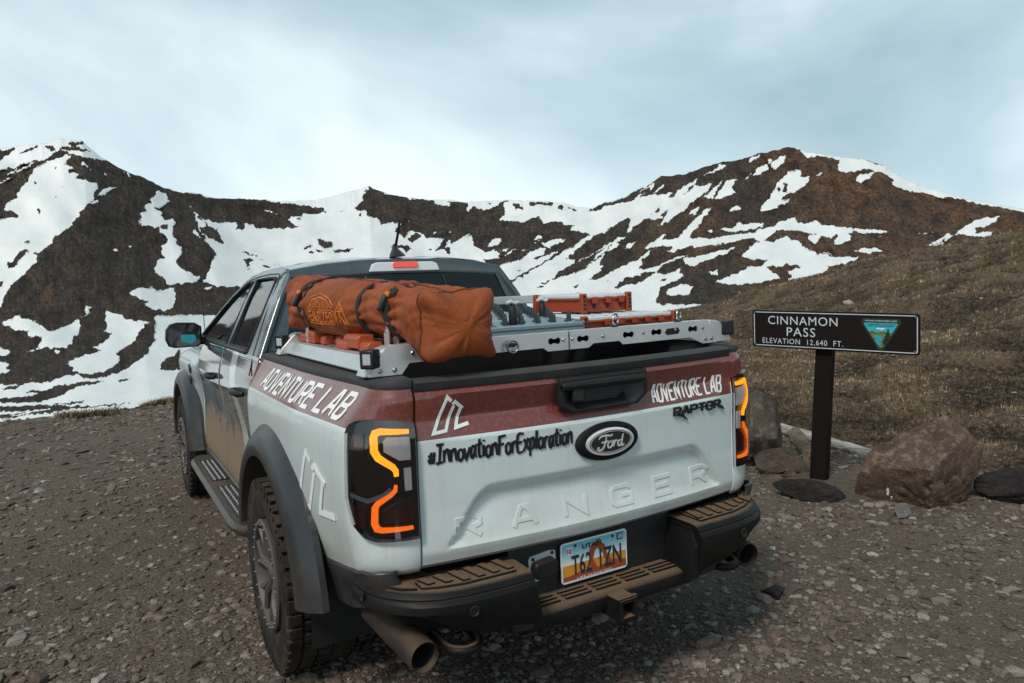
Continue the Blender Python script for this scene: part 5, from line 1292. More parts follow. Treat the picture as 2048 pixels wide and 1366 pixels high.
def bag_pt(y, th, h=0.0, wr=True):
    cx, cz, rx, rz, e_ = [np.interp(y, _b[:, 0], _b[:, k]) for k in range(1, 6)]
    c, s_ = math.cos(th), math.sin(th); r = (abs(c)**e_+abs(s_)**e_)**(-1/e_)
    ear = math.exp(-((y+.01)/.045)**2)*.30*max(0, abs(math.sin(2*th))-.80)/.20+math.exp(-((y-1.30)/.06)**2)*.14*max(0, abs(math.sin(2*th))-.7)/.3
    if y < .06: r *= 1-.10*math.exp(-((y+.01)/.04)**2)*(1-abs(math.sin(2*th)))
    d = 0
    if wr:
        ns = math.exp(-((y-.245)/.10)**2)+.8*math.exp(-((y-.46)/.09)**2)+.8*math.exp(-((y-1.09)/.10)**2)+.5*math.exp(-((y-1.28)/.1)**2)
        ns = min(ns, 1.2); cr_ = 1-2*abs(float(fbm(y*7+th*.9, th*1.5-y*6, 15, 3))-.5)
        d = .015*ns*(abs(math.sin(th*7+5*float(fbm(y*5, th*1.0, 3, 2))))-.62)-.006*max(0, cr_-.90)/.10+.020*(float(fbm(y*5+th*.6, th*1.7-y*3, 5, 4))-.5)+.010*(float(fbm(y*14-th*1.5, th*3+y*5, 9, 2))-.5)*(.3+ns)
    k = r*(1+ear)
    x, z = cx+(rx*k+d+h)*c, cz+(rz*k+d+h)*s_
    # sags on to what carries it, hangs over the bar at the tail
    fl = 1.434 if y > .12 else 1.395+.039*max(0, min(1, (y-.06)/.06))
    if y <= .06: fl = 1.386
    return (x, y, max(z, fl-.002+h*.5))
NY, NT_ = 170, 84
ysb = np.concatenate([np.linspace(-.035, .10, 30), np.linspace(.105, 1.365, NY-30)])
rows = [[bag_pt(y, 2*math.pi*j/NT_) for j in range(NT_)] for y in ysb]
b = MB().grid(rows, cv=True)
for rr_, off, dy in ((rows[0], 0, -.028), (rows[-1], (len(ysb)-1)*NT_, .02)):
    c0 = np.mean(rr_, 0); prev = list(range(off, off+NT_))
    for sc, dd in ((.85, .35), (.6, .75), (.3, .95)):
        nw = [tuple(c0+(np.array(p)-c0)*sc+np.array([0, dy*dd+.010*(float(fbm(p[0]*30, p[2]*30, 2, 3))-.5), 0])) for p in rr_]; o0 = len(b.v); b.v += nw
        b.f += [(prev[i], prev[(i+1) % NT_], o0+(i+1) % NT_, o0+i) for i in range(NT_)]; prev = list(range(o0, o0+NT_))
    b.f.append(tuple(prev))
loc = Vector((-.55, .4, 1.42))
def bg_(name, mb, mat, par=None, **k):
    mb.v = [(p[0]-loc.x, p[1]-loc.y, p[2]-loc.z) for p in mb.v]; return obj(name, mb, mat, par or bag, **k)
shell = bg_('bag_shell', b, M['orange'], smooth=180)
def strap(y, slant, w_, nm='strap', a0=0, a1=2*math.pi):
    rows_ = []
    for j in range(73):
        th = a0+(a1-a0)*j/72; yy = y+slant*math.cos(th-2.2)
        rows_.append([bag_pt(yy-w_/2, th, -.004, False), bag_pt(yy-w_/2, th, .0055, False), bag_pt(yy+w_/2, th, .0055, False), bag_pt(yy+w_/2, th, -.004, False)])
    return bg_(nm, MB().grid(rows_), M['web'], smooth=40)
strap(.25, .03, .032); strap(.47, .02, .020); strap(1.09, .02, .022); strap(.98, .035, .012)
for y, th in ((.285, 2.75), (1.11, 2.9)):
    p = bag_pt(y, th, .012); bk = bg_('buckle', MB().box(p, (.022, .035, .062), ry=.45), M['plastic_clean'], bevel=.007)
    p = bag_pt(y-.005, th-.28, .012); bg_('buckle_tab', MB().box(p, (.012, .03, .02), ry=.5), M['orange_ink'], bk, bevel=.003)
SEAM = plain('dark_orange_piping', (.12, .026, .008), .7)
# seam piping round the tail panel
bg_('tail_seam', MB().tube([bag_pt(.030, 2*math.pi*j/90, .001) for j in range(90)], .0035, 5, closed=True), SEAM, shell)
bg_('top_seam', MB().tube([bag_pt(y_, 1.75+.1*math.sin(4*y_), .0008) for y_ in np.linspace(.03, 1.32, 90)], .0028, 5), SEAM, shell)
# printed emblem on the side
def bprint(u, v, h=.0012): return bag_pt(.985-u, 3.62-v*9.0+0*u, h)          # u along the bag (m), v up the side (m)
b = MB()
def bstroke(pts, w_): 
    r_ = ribbon(pts, w_, lambda u, v, h: bprint(u, v, h), .0008, .0018+.00002*len(b.f)/8, .01); b.add(r_.v, r_.f)
for k in range(13): u = .06+.0165*k; bstroke([(u, .058), (u+.004*(k-6)/6, .058+.020*math.sin(math.pi*(k+1.5)/15)+.012)], .004)
bstroke([(.04, .052), (.09, .085), (.16, .098), (.24, .088), (.29, .06)], .004); bstroke([(.03, .060), (.08, .096), (.16, .112), (.25, .098), (.31, .066)], .0025)
for k, ch in enumerate('EAOZZEO'):
    if ch == 'Z': pls = [[(0, 1), (1, 1), (0, 0), (1, 0)]]
    else: pls = strokes(ch)
    for pl in pls: bstroke([(.045+.036*k+a*.026, .008+c*.036) for a, c in pl], .0055)
bstroke([(.03, .0), (.29, .0), (.315, .018), (.31, .046), (.29, .052), (.04, .052)], .003)
bstroke([(.32, .0), (.335, .05), (.365, .085), (.395, .05), (.41, .0)], .005); bstroke([(.365, .085), (.365, .03), (.345, .0)], .005); bstroke([(.365, .03), (.39, .0)], .005); bstroke([(.335, .05), (.40, .05)], .004)
bg_('printed_emblem', b, M['orange_ink'], shell, smooth=None)
# ---- orange traction board under the bag, blocky feet showing
tb = empty('traction_board', (-.66, .8, 1.402), 'orange plastic traction board lying under the duffel bag, its blocky lugs showing', 'board')
def tb_(name, mb, par=None, bevel=.006): mb.v = [(x+.66, y-.8, z-1.402) for x, y, z in mb.v]; return obj(name, mb, M['orange_plastic'], par or tb, bevel=bevel)
tb_('slab', MB().box((-.60, .80, 1.412), (.17, 1.08, .020)))
for (x, y, z, dx, dy, dz) in ((-.715, 1.24, 1.425, .05, .13, .042), (-.71, 1.08, 1.432, .06, .10, .055), (-.70, .96, 1.422, .045, .06, .038), (-.715, .62, 1.420, .055, .13, .034), (-.705, .52, 1.436, .065, .17, .050), (-.70, .40, 1.420, .06, .10, .036), (-.69, .80, 1.424, .03, .05, .040), (-.715, 1.165, 1.415, .03, .05, .026)):
    tb_('lug', MB().prism([(-dx/2, -dz/2), (dx/2, -dz/2), (dx/2, dz/2), (-dx/2+.012, dz/2), (-dx/2, dz/2-.012)], lambda a, c: (x+a, y-dy/2, z+c), lambda a, c: (x+a, y+dy/2, z+c)), bevel=.004)
# ---- slate traction board with studs
STUD = plain('dark_stud_plastic', (.03, .038, .044), .4)
sb = empty('traction_board', (-.07, .74, 1.40), 'slate blue traction board with rows of pointed studs lying flat in mid rack', 'board')
def sb_(name, mb, mat=None, par=None, **k): mb.v = [(x+.07, y-.74, z-1.40) for x, y, z in mb.v]; return obj(name, mb, mat or M['slate_plastic'], par or sb, **k)
X0, X1, Y0, Y1 = -.32, .165, .235, 1.25
def bz(x, y):
    u, v = (x-X0)/(X1-X0), (y-Y0)/(Y1-Y0); z = 1.466+.010*math.sin(math.pi*u)+.045*(y-Y0)
    if v < .16 and .12 < u < .88: z -= .016*float(sm(.16, .10, v))*float(sm(.12, .2, u))*float(sm(.88, .8, u))
    return z
rows = []
xs_, ys_ = np.linspace(X0+.012, X1-.012, 30), np.linspace(Y0+.012, Y1-.012, 50)
top = [[(x, y, bz(x, y)) for y in ys_] for x in xs_]; deck = MB().grid(top); brd = sb_('deck', deck, smooth=40)
per = [(x, Y0) for x in np.linspace(X0+.03, X1-.03, 12)]+[(X1, y) for y in np.linspace(Y0+.03, Y1-.03, 16)]+[(x, Y1) for x in np.linspace(X1-.03, X0+.03, 12)]+[(X0, y) for y in np.linspace(Y1-.03, Y0+.03, 16)]
rows = [[(cx+(x-cx)*k, cy+(y-cy)*k, z-.004+.045*(y-Y0)) for x, y in per] for k, z in ((.97, 1.472), (1.0, 1.466), (1.0, 1.455), (.985, 1.452), (.985, 1.448), (1.0, 1.445), (1.0, 1.434), (.96, 1.430)) for cx, cy in (((X0+X1)/2, (Y0+Y1)/2),)]
sb_('rim', MB().grid(rows, cv=True), par=brd, smooth=30)
k = 0
for i, y in enumerate(np.arange(Y0+.05, Y1-.05, .078)):
    for x in np.arange(X0+.05+.04*(i % 2), X1-.03, .074):
        sb_('stud', MB().lathe([(.021, -.002), (.019, .003), (.010, .006), (.009, .033), (.005, .040), (.001, .040)], (x, y, bz(x, y)), 'z', 8), STUD, brd, smooth=35)
for x, y, h in ((-.135, .33, .085), (.125, .52, .085)):
    pn = sb_('mount_pin', MB().lathe([(.016, 0), (.017, .01), (.0165, h-.02), (.010, h-.012), (.010, h), (.001, h)], (x, y, 1.462), 'z', 14), M['plastic_clean'], smooth=40)
    sb_('pin_knob', MB().tube([(x-.028, y, 1.462+h+.004), (x-.008, y, 1.462+h+.010), (x+.010, y, 1.462+h+.002), (x+.028, y, 1.462+h+.008)], [.006, .009, .008, .005], 7), M['chrome'], pn)
sb_('foot', MB().box((-.07, .42, 1.412), (.30, .06, .05)), M['plastic_clean']); sb_('foot', MB().box((-.07, 1.05, 1.412), (.30, .06, .05)), M['plastic_clean'])
# ---- two orange cases
def case(x0, x1, y0, y1, z0, z1, label, nl):
    t = empty('storage_case', ((x0+x1)/2, (y0+y1)/2, z0), label, 'case'); lc = t.location
    def c_(name, mb, mat, par=None, **k): mb.v = [(x-lc.x, y-lc.y, z-lc.z) for x, y, z in mb.v]; return obj(name, mb, mat, par or t, **k)
    zl = z1-.026
    c_('body', MB().box(((x0+x1)/2, (y0+y1)/2, (z0+zl)/2), (x1-x0-.016, y1-y0-.016, zl-z0)), M['case_orange'], bevel=.006)
    lid = c_('lid', MB().box(((x0+x1)/2, (y0+y1)/2, zl+.010), (x1-x0-.006, y1-y0-.006, .018)), M['clear_lid'], bevel=.005)
    c_('lid_rim', MB().box(((x0+x1)/2, (y0+y1)/2, zl-.002), (x1-x0+.002, y1-y0+.002, .008)), M['case_orange'], bevel=.003)
    for px_, py_ in ((x0, y0), (x1, y0), (x0, y1), (x1, y1)):
        cp = c_('corner_post', MB().box((px_, py_, (z0+z1)/2-.003), (.030, .024, z1-z0+.002)), M['case_orange'], bevel=.005)
        for q in range(4): c_('post_notch', MB().box((px_+(.012 if px_ == x0 else -.012)*0, py_-(.0125 if py_ == y0 else -.0125), z0+(z1-z0)*(.2+.2*q)), (.014, .002, .010)), M['dark'], cp)
    for q in range(nl):
        x = x0+(x1-x0)*(.24+.60*q/max(1, nl-1)); la = c_('latch', MB().box((x, y0-.004, zl-.008), (.030, .014, .030)), M['case_orange'], bevel=.004)
        c_('latch_tip', MB().prism([(-.012, 0), (.012, 0), (0, -.022)], lambda a, c: (x+a, y0-.0005, zl-.026+c), lambda a, c: (x+a, y0+.006, zl-.026+c)), M['dark'], la)
    for q in range(7): x = x0+(x1-x0)*(.10+.80*q/6); c_('lid_rib', MB().box((x, (y0+y1)/2, zl+.0205), (.008, y1-y0-.04, .004)), M['clear_lid'], lid, bevel=.001)
    return t
case(.365, .625, .55, .95, 1.483, 1.572, 'small orange case with clear lid stacked on top of the other case', 3)
case(.230, .735, .36, .92, 1.396, 1.480, 'wide flat orange case with clear lid lying under the smaller case', 5)
bb = empty('gear_crate', (-.25, .55, .80), 'dark rounded storage box standing inside the truck bed below the rack', 'box')
obj('box_body', MB().box((0, 0, .18), (.62, .42, .36)), M['liner'], bb, bevel=.05); obj('box_lid', MB().box((0, 0, .375), (.66, .46, .05)), M['plastic_clean'], bb, bevel=.02)
# ================================================================== sign
SL, SR = np.array([2.986, 1.900]), np.array([3.393, .785]); su = (SR-SL)/np.linalg.norm(SR-SL); SWD = np.linalg.norm(SR-SL); sn_ = np.array([su[1], -su[0]])
def smp(a, v, h):          # a: metres from left end, v: metres up from the lower edge
    q = SL+su*a+sn_*h; return (q[0], q[1], 1.058-.042*a/SWD+v)
sgn = empty('pass_sign', (3.21, 1.44, 0), 'brown wooden mountain pass sign with white lettering on a single post', 'sign'); slc = Vector((3.21, 1.44, 0))
def s_(name, mb, mat, par=None, **k): mb.v = [(x-slc.x, y-slc.y, z-slc.z) for x, y, z in mb.v]; return obj(name, mb, mat, par or sgn, **k)
brown = plain('sign_brown', (.012, .008, .007), .6, var=.25, scale=40, Specular_IOR_Level=.15); wood = NT('dark_stained_wood'); wg = wood.noise(6, 6, stretch=(9, 9, .8))
wood.set(Base_Color=wood.mix(wg, (.005, .0038, .0034), (.016, .0115, .0095)), Roughness=.8, Specular_IOR_Level=.12); wood.bump(wg, .4, .004)
refl = plain('sign_white', (.58, .62, .66), .4, var=.08)
SH = .293
rr2 = [(SWD/2+x, SH/2+y) for x, y in rrect(SWD, SH, .022)]
bd = s_('sign_board', MB().prism(rr2, lambda a, v: smp(a, v, .0), lambda a, v: smp(a, v, -.022)), brown, bevel=.003)
ri = [(SWD/2+x, SH/2+y) for x, y in rrect(SWD-.026, SH-.026, .016)]; rj = [(SWD/2+x, SH/2+y) for x, y in rrect(SWD-.038, SH-.038, .011)]
s_('sign_border', MB().grid([[smp(a, v, h) for a, v in q] for q, h in ((ri, -.001), (ri, .0012), (rj, .0012), (rj, -.001))], cv=True), refl, bd, smooth=None)
for a, v in ((.022, .024), (SWD-.03, .026), (.022, SH-.02), (SWD-.024, SH-.022)):
    p0 = smp(a, v, 0); p1 = smp(a, v, .006); s_('sign_bolt', MB().tube([p0, p1], [.010, .007], 10), M['steel'], bd)
def stext(nm, body, u0, u1, v0, v1, mat=refl, h=.0015, **k):
    v_, f_ = text_mesh(body, **k); v_ = fit(v_, u0*SWD, u1*SWD, (1-v1)*SH, (1-v0)*SH); b_ = MB().add([smp(a, v, h) for a, v in v_], f_); return s_(nm, b_, mat, bd, smooth=None, fix=False)
stext('sign_text', 'CINNAMON', .107, .543, .150, .372, spacing=1.10)
stext('sign_text', 'PASS', .228, .408, .440, .672, spacing=1.12)
stext('sign_text', 'ELEVATION  12,640  FT.', .068, .575, .742, .905, spacing=1.15)
LX0, LX1, LT, LB = .690*SWD, .890*SWD, (1-.24)*SH, (1-.86)*SH; lw, lc_ = LX1-LX0, (LX0+LX1)/2
def tri(k, h, t=.0006, y0=0): return None
def lp(u, v): return (LX0+u*lw, LB+v*(LT-LB))
def rtri(g=0.0):
    pts = []
    for (cx, cy, a0) in ((.075, .93, 30), (.925, .93, -90), (.5, .085, 210)):
        pass
    A_ = [(.03+g, .94), (.06+g, .99), (.94-g, .99), (.97-g, .94), (.55-g*.2, .03+g), (.5, .0+g), (.45+g*.2, .03+g)]
    return A_
lgp = lambda nm, pl, h, col: s_(nm, MB().prism(pl, lambda u, v: smp(*lp(u, v), h), lambda u, v: smp(*lp(u, v), h-.0008)), plain('badge_'+nm, col, .45), bd, smooth=None)
lgp('badge_border', [(-.06, 1.0), (-.02, 1.16), (1.02, 1.16), (1.06, 1.0), (.58, -.06), (.5, -.09), (.42, -.06)], .0009, (.020, .030, .016))
lgp('badge_sky', rtri(), .0018, (.045, .40, .50))
def clipx(v): return .45-.42*(v-.03)/.91, .55+.42*(v-.03)/.91
hl = [(clipx(.62)[0], .62), (.25, .68), (.40, .60), (.58, .66), (.75, .60), (clipx(.62)[1], .60), (.55, .03), (.5, 0), (.45, .03)]
lgp('badge_hills', hl, .0027, (.17, .20, .055))
lgp('badge_far_hills', [(clipx(.62)[0], .62), (.25, .675), (.40, .60), (.58, .655), (.75, .60), (clipx(.6)[1], .60), (.74, .54), (.55, .57), (.32, .55), (clipx(.55)[0], .56)], .0034, (.10, .13, .06))
lgp('badge_river', [(.36, .50), (.56, .46), (.50, .40), (.62, .32), (.44, .24), (.55, .16), (.42, .10), (.38, .20), (.33, .30), (.46, .36), (.30, .42)], .0036, (.03, .34, .46))
lgp('badge_snow_peak', [(.36, .76), (.44, .80), (.50, .78), (.58, .80), (.64, .76), (.56, .74), (.52, .68), (.49, .74), (.42, .72)], .0034, (.72, .78, .80))
lgp('badge_tree', [(.70, .80), (.735, .66), (.715, .66), (.765, .54), (.73, .54), (.77, .43), (.72, .43), (.70, .30), (.66, .26), (.60, .14), (.52, .16), (.60, .22), (.52, .26), (.60, .32), (.55, .34), (.64, .42), (.58, .44), (.67, .53), (.63, .54), (.69, .66), (.675, .66)], .0044, (.012, .022, .010))
v_, f_ = text_mesh('NATIONAL SYSTEM OF PUBLIC LANDS', bold=.02); v_ = fit(v_, .06, .94, 1.045, 1.10); s_('badge_text', MB().add([smp(*lp(u, v), .0016) for u, v in v_], f_), refl, bd, smooth=None, fix=False)
v_, f_ = text_mesh('U.S. DEPARTMENT OF THE INTERIOR', bold=.02); v_ = fit(v_, .09, .91, .91, .955); s_('badge_text', MB().add([smp(*lp(u, v), .0026) for u, v in v_], f_), M['black_vinyl'], bd, smooth=None, fix=False)
v_, f_ = text_mesh('BUREAU OF LAND MANAGEMENT', bold=.02); v_ = fit(v_, .14, .86, .845, .89); s_('badge_text', MB().add([smp(*lp(u, v), .0026) for u, v in v_], f_), M['black_vinyl'], bd, smooth=None, fix=False)
# post: slightly leaning, square, behind the board
pb, pt_ = np.array([3.215, 1.47]), np.array(smp(.50*SWD, 0, -.075)[:2])
pt_ = np.array([3.262, 1.425])
cs_, sn2 = su*.058, sn_*.058
rows = []
for z, k in ((-.25, -.2), (.5, .38), (1.27, 1.0)):
    c0 = pb+(pt_-pb)*k; rows.append([(c0[0]+a*su[0]*.060+d*sn_[0]*.050, c0[1]+a*su[1]*.060+d*sn_[1]*.050, z) for a, d in ((-1, -1), (1, -1), (1, 1), (-1, 1))])
b = MB().grid(rows, cv=True); b.f.append((8, 9, 10, 11)); s_('post', b, wood.m, bevel=.006)
# ================================================================== rocks, logs, footing
def ico(sub):
    bm = bmesh.new(); bmesh.ops.create_icosphere(bm, subdivisions=sub, radius=1); v = np.array([p.co[:] for p in bm.verts]); f = np.array([[q.index for q in p.verts] for p in bm.faces]); bm.free(); return v/np.linalg.norm(v, axis=1)[:, None], f
def rocky(sub, seed, planes=12, soft=.04, rough=.034):
    d, f = ico(sub); rg = np.random.RandomState(seed); n = rg.normal(size=(planes, 3)); n /= np.linalg.norm(n, axis=1)[:, None]; off_ = rg.uniform(.55, .95, planes)
    q = d @ n.T; r = np.where(q > .05, off_/np.maximum(q, .05), 9).min(1); r = np.minimum(r, 1.25); r = r*(1-soft)+soft
    if rough: r = r*(1+rough*2.6*(fbm(d[:, 0]*2.5+seed, d[:, 1]*2.5+d[:, 2]*2, seed, 5)-.5)+rough*2.0*(fbm(d[:, 0]*7+seed, d[:, 1]*7-d[:, 2]*6, seed+3, 5)-.5)-rough*1.6*np.maximum(0, .12-np.abs(fbm(d[:, 0]*2+seed*3, d[:, 1]*2+d[:, 2]*2.6, seed+9, 3)-.5))/.12)
    return d*r[:, None], f
def stone_mat(name, c0, c1, c2, sc=4.0, bump=.6):
    m = NT(name); a = m.noise(sc, 7, .6); bq = m.noise(sc*5, 5, .65); fq = m.noise(sc*26, 3, .7)
    col = m.mix(m.ramp(a, (.35, 0.0), (.65, 1.0)), c0, c1); col = m.mix(m.ramp(bq, (.5, 0.0), (.72, .8)), col, c2); col = m.mix(m.ramp(fq, (.35, .5), (.55, 0.0)), col, tuple(c*.35 for c in c0))
    m.set(Base_Color=col, Roughness=.9, Specular_IOR_Level=.25); m.bump(m.math('ADD', m.math('ADD', bq, m.math('MULTIPLY', a, 1.5)), m.math('MULTIPLY', fq, .6)), bump, .05); return m.m
SM = {'brown': stone_mat('boulder_brown', (.095, .057, .041), (.19, .122, .090), (.33, .255, .21)), 'grey': stone_mat('boulder_grey', (.07, .053, .042), (.14, .106, .084), (.26, .24, .22)),
      'dark': stone_mat('rock_dark', (.018, .014, .014), (.036, .030, .030), (.06, .05, .048)), 'pale': stone_mat('cobble_pale', (.16, .15, .135), (.24, .225, .205), (.3, .29, .27)), 'mix': stone_mat('rock_mixed', (.06, .042, .034), (.12, .085, .066), (.17, .14, .12))}
def rock(name, loc, dims, seed, mat, label, rz=0, planes=13, tilt=0, sub=5, cat='rock', shape=None):
    v, f = rocky(sub, seed, planes); v = v*np.array(dims)/2
    if shape: v = shape(v)
    M3 = np.array(Matrix.Rotation(rz, 3, 'Z') @ Matrix.Rotation(tilt, 3, 'Y')); v = v @ M3.T
    me = fast_mesh(name, v, f); me.shade_smooth(); me.set_sharp_from_angle(angle=math.radians(22)); o = obj(name, me, SM[mat], label=label, cat=cat); o.location = loc; return o
def dome(v, k=.45, lean=0.0):
    h = v[:, 2].max(); t = np.clip(v[:, 2]/h, 0, 1); w = v.copy(); f_ = 1-k*t**1.3; w[:, 0] = v[:, 0]*f_+lean*t*h; w[:, 1] = v[:, 1]*f_; return w
bigb = rock('boulder', (3.42, .80, .15), (.72, .70, .80), 66, 'brown', 'big brown boulder with a white paint fleck, lying to the right of the sign post', rz=-1.05, planes=9, shape=lambda v: dome(v, .30, .10))
rock('boulder', (3.34, 2.16, .17), (.56, .58, .74), 63, 'grey', 'upright grey brown boulder standing behind the tail lamp', rz=-.9, planes=9, shape=lambda v: dome(v, .25))
rock('boulder', (3.22, 1.82, .07), (.42, .36, .30), 62, 'mix', 'small rounded brown rock between the upright boulder and the sign post', rz=-.6, planes=11, shape=lambda v: dome(v, .2))
rock('rock_slab', (2.80, 1.27, .03), (.44, .20, .17), 31, 'dark', 'dark flat slab of rock leaning on the concrete footing', rz=-.75, tilt=.1, planes=9)
rock('boulder', (3.98, .36, .05), (.84, .44, .30), 41, 'dark', 'low black rock lying beyond the big brown boulder', rz=-1.0, planes=18)
rock('stone', (3.10, 1.66, .03), (.15, .12, .10), 44, 'grey', 'fist sized grey stone by the foot of the sign post', sub=4)
rock('stone', (2.93, .62, .03), (.14, .11, .11), 45, 'pale', 'pale grey cobble lying against the foot of the big brown boulder', sub=4)
rock('stone', (1.30, .30, .015), (.10, .15, .07), 46, 'dark', 'dark angular slate stone lying on gravel behind the right tailpipe', sub=4, rz=.6, planes=8)
from mathutils.bvhtree import BVHTree
bpy.context.view_layer.update()
_bv = BVHTree.FromPolygons([bigb.matrix_basis @ v.co for v in bigb.data.vertices], [tuple(p_.vertices) for p_ in bigb.data.polygons])
for dx, dy, sc in ((0, 0, .75), (7, 13, .4)):
    d_ = Vector(rays(1776+dx, 982+dy)).normalized(); hit_ = _bv.ray_cast(Vector(CAM), d_)
    if hit_[0]:
        nn = hit_[1].normalized(); t1 = nn.cross(Vector((0, 0, 1))).normalized(); t2 = nn.cross(t1); o0 = hit_[0]
        pl = [(-.016, .03), (.004, .042), (.014, .02), (.010, -.012), (.016, -.035), (-.002, -.048), (-.012, -.02)]
        mb = MB().prism(pl, lambda a, c: o0+t1*a*sc-t2*c*sc+nn*.006, lambda a, c: o0+t1*a*sc-t2*c*sc-nn*.012); mb.v = [tuple(bigb.matrix_basis.inverted() @ Vector(p_)) for p_ in mb.v]
        obj('paint_fleck', mb, M['white_vinyl'], bigb, smooth=None)
# concrete footing
d, f = ico(5); rg = np.sqrt(d[:, 0]**2+d[:, 1]**2); r_ = 1+.16*(fbm(np.arctan2(d[:, 1], d[:, 0])*1.4+4, d[:, 2]*0, 91, 3)-.5)
v = np.stack([d[:, 0]*.42*r_, d[:, 1]*.47*r_, np.sign(d[:, 2])*np.abs(d[:, 2])**.35*.075], 1); v[:, 2] += .022*(fbm(v[:, 0]*9, v[:, 1]*9, 92, 4)-.5)
me = fast_mesh('concrete_footing', v, f); me.shade_smooth()
ft = obj('concrete_footing', me, stone_mat('pebbly_concrete', (.20, .145, .110), (.32, .245, .19), (.45, .38, .32), 16, 1.0), label='round pebbly concrete footing spread around the sign post', cat='footing'); ft.location = (3.16, 1.44, float(ground_z(3.16, 1.44))-.042)
# weathered logs
_lw = NT('weathered_log'); lg_ = _lw.noise(4, 6, stretch=(10, 1, 10)); _lw.set(Base_Color=_lw.mix(_lw.ramp(lg_, (.35, 0.0), (.65, 1.0)), (.16, .13, .11), (.50, .46, .43)), Roughness=.85); _lw.bump(lg_, .5, .006)
def log(name, a, b_, r, label, mat, seed):
    a, b_ = Vector(a), Vector(b_); n = 26; rg = random.Random(seed); pts, rad = [], []
    for i in range(n):
        t = i/(n-1); p = a.lerp(b_, t); p += Vector((.02*math.sin(5*t+seed), .02*math.cos(4*t), .006*math.sin(9*t))); pts.append(p); rad.append(r*(1-.25*t)*(1+.10*rg.uniform(-1, 1)))
    return obj(name, MB().tube(pts, rad, 12), mat, smooth=60, label=label, cat='log')
gz = lambda x, y: float(ground_z(x, y))
log('log', (4.42, 3.0, gz(4.42, 3.0)+.05), (3.98, .35, gz(3.98, .35)+.03), .058, 'long pale weathered log lying behind the sign post and the big boulder', _lw.m, 1)
_ls = stone_mat('split_log_wood', (.17, .105, .065), (.36, .26, .19), (.50, .43, .38), 9, .8)
log('log', (4.34, 2.55, gz(4.34, 2.55)+.05), (3.66, 1.92, gz(3.66, 1.92)+.035), .075, 'short split log with bare orange wood beside the upright boulder', _ls, 4)
# ================================================================== loose stones, gravel, grass
rg = np.random.RandomState(11)
variants = [rocky(2, 100+k, 7, .0, 0) for k in range(10)]
NS = 2600
az = np.radians(rg.uniform(-9, 70, NS)); rr = np.exp(rg.uniform(math.log(1.5), math.log(11.5), NS))
sx_, sy_ = CAM[0]+np.sin(az)*rr, CAM[1]+np.cos(az)*rr
size = np.exp(rg.normal(math.log(.024), .52, NS))*(.55+.10*rr); size = np.clip(size, .010, .13)
gw = grass_w(sx_, sy_); truckm = (np.abs(sx_) < 1.05) & (sy_ > .3) & (sy_ < 5.3)
keep = (gw < .5) & ~truckm; sx_, sy_, size, rr = sx_[keep], sy_[keep], size[keep], rr[keep]
sz_ = ground_z(sx_, sy_)
P3 = np.stack([sx_, sy_, sz_], -1); ppx, ppy, ppz = project(P3); vis = (ppx > -10) & (ppx < 2058) & (ppy < 1376) & (ppz > .3) & ~((ppx > 520) & (ppx < 1480) & (ppy < 1180))
score = np.where(vis, size/ppz, 0); order = np.argsort(-score); nobj = 290; pick = order[:nobj]; rest = order[nobj:]
_m = NT('loose_stone'); oi = _m.n('ShaderNodeObjectInfo'); a_ = _m.noise(9, 5); fq = _m.noise(60, 4, .7)
c_ = _m.ramp(oi.outputs['Random'], (0, (.10, .078, .064)), (.3, (.155, .130, .112)), (.6, (.20, .182, .165)), (.85, (.125, .088, .068)), (1.0, (.27, .255, .235)))
_m.set(Base_Color=_m.mix(_m.ramp(fq, (.35, .55), (.6, 0.0)), _m.mix(a_, c_, (.10, .082, .070)), (.045, .036, .030)), Roughness=.92, Specular_IOR_Level=.2); _m.bump(fq, .6, .006); STONE = _m.m
vm = []
for v, f in variants:
    me = fast_mesh('stone', v, f); me.shade_flat(); me.materials.append(STONE); vm.append(me)
for i in pick:
    o = bpy.data.objects.new('stone', vm[rg.randint(10)]); C.objects.link(o); s0 = size[i]/2; fl = rg.uniform(.25, .6)
    o.scale = (s0*rg.uniform(.9, 1.5), s0*rg.uniform(.7, 1.1), s0*fl); o.rotation_euler = (rg.uniform(-.2, .2), rg.uniform(-.2, .2), rg.uniform(0, 6.3)); o.location = (sx_[i], sy_[i], sz_[i]+s0*fl*.35)
    tag(o, 'loose grey brown stone lying on the gravel', 'stone', 'loose stones on the gravel')
def scatter(name, pos, sc, tmpl, cols, mat, label):
    """many pebbles in one mesh: random template, yaw and squash per pebble"""
    Vs, Fs, Cs = [], [], []; o = 0
    for t, (v, f) in enumerate(tmpl):
        ids = np.nonzero(np.arange(len(pos)) % len(tmpl) == t)[0]
        if not len(ids): continue
        n = len(ids); ya = rg.uniform(0, 6.3, n); cy, sy = np.cos(ya), np.sin(ya); s3 = sc[ids, None]*np.stack([rg.uniform(.8, 1.5, n), rg.uniform(.7, 1.1, n), rg.uniform(.25, .7, n)], 1)
        q = v[None]*s3[:, None]; x = q[..., 0]*cy[:, None]-q[..., 1]*sy[:, None]; y = q[..., 0]*sy[:, None]+q[..., 1]*cy[:, None]
        W = np.stack([x, y, q[..., 2]+s3[:, None, 2]*.3], -1)+pos[ids][:, None]; Vs.append(W.reshape(-1, 3)); k = len(v)
        Fs.append((f[None]+(np.arange(n)*k)[:, None, None]).reshape(-1, 3)+o); o += n*k; Cs.append(np.repeat(cols[ids], k, 0))
    me = fast_mesh(name, np.concatenate(Vs), np.concatenate(Fs)); me.shade_flat(); fattr(me, 'tint', np.concatenate(Cs), 4)
    return obj(name, me, mat, kind='stuff', label=label, cat='gravel')
_m = NT('gravel_stone'); t_ = _m.attr('tint').outputs['Color']; fq = _m.noise(90, 4, .7)
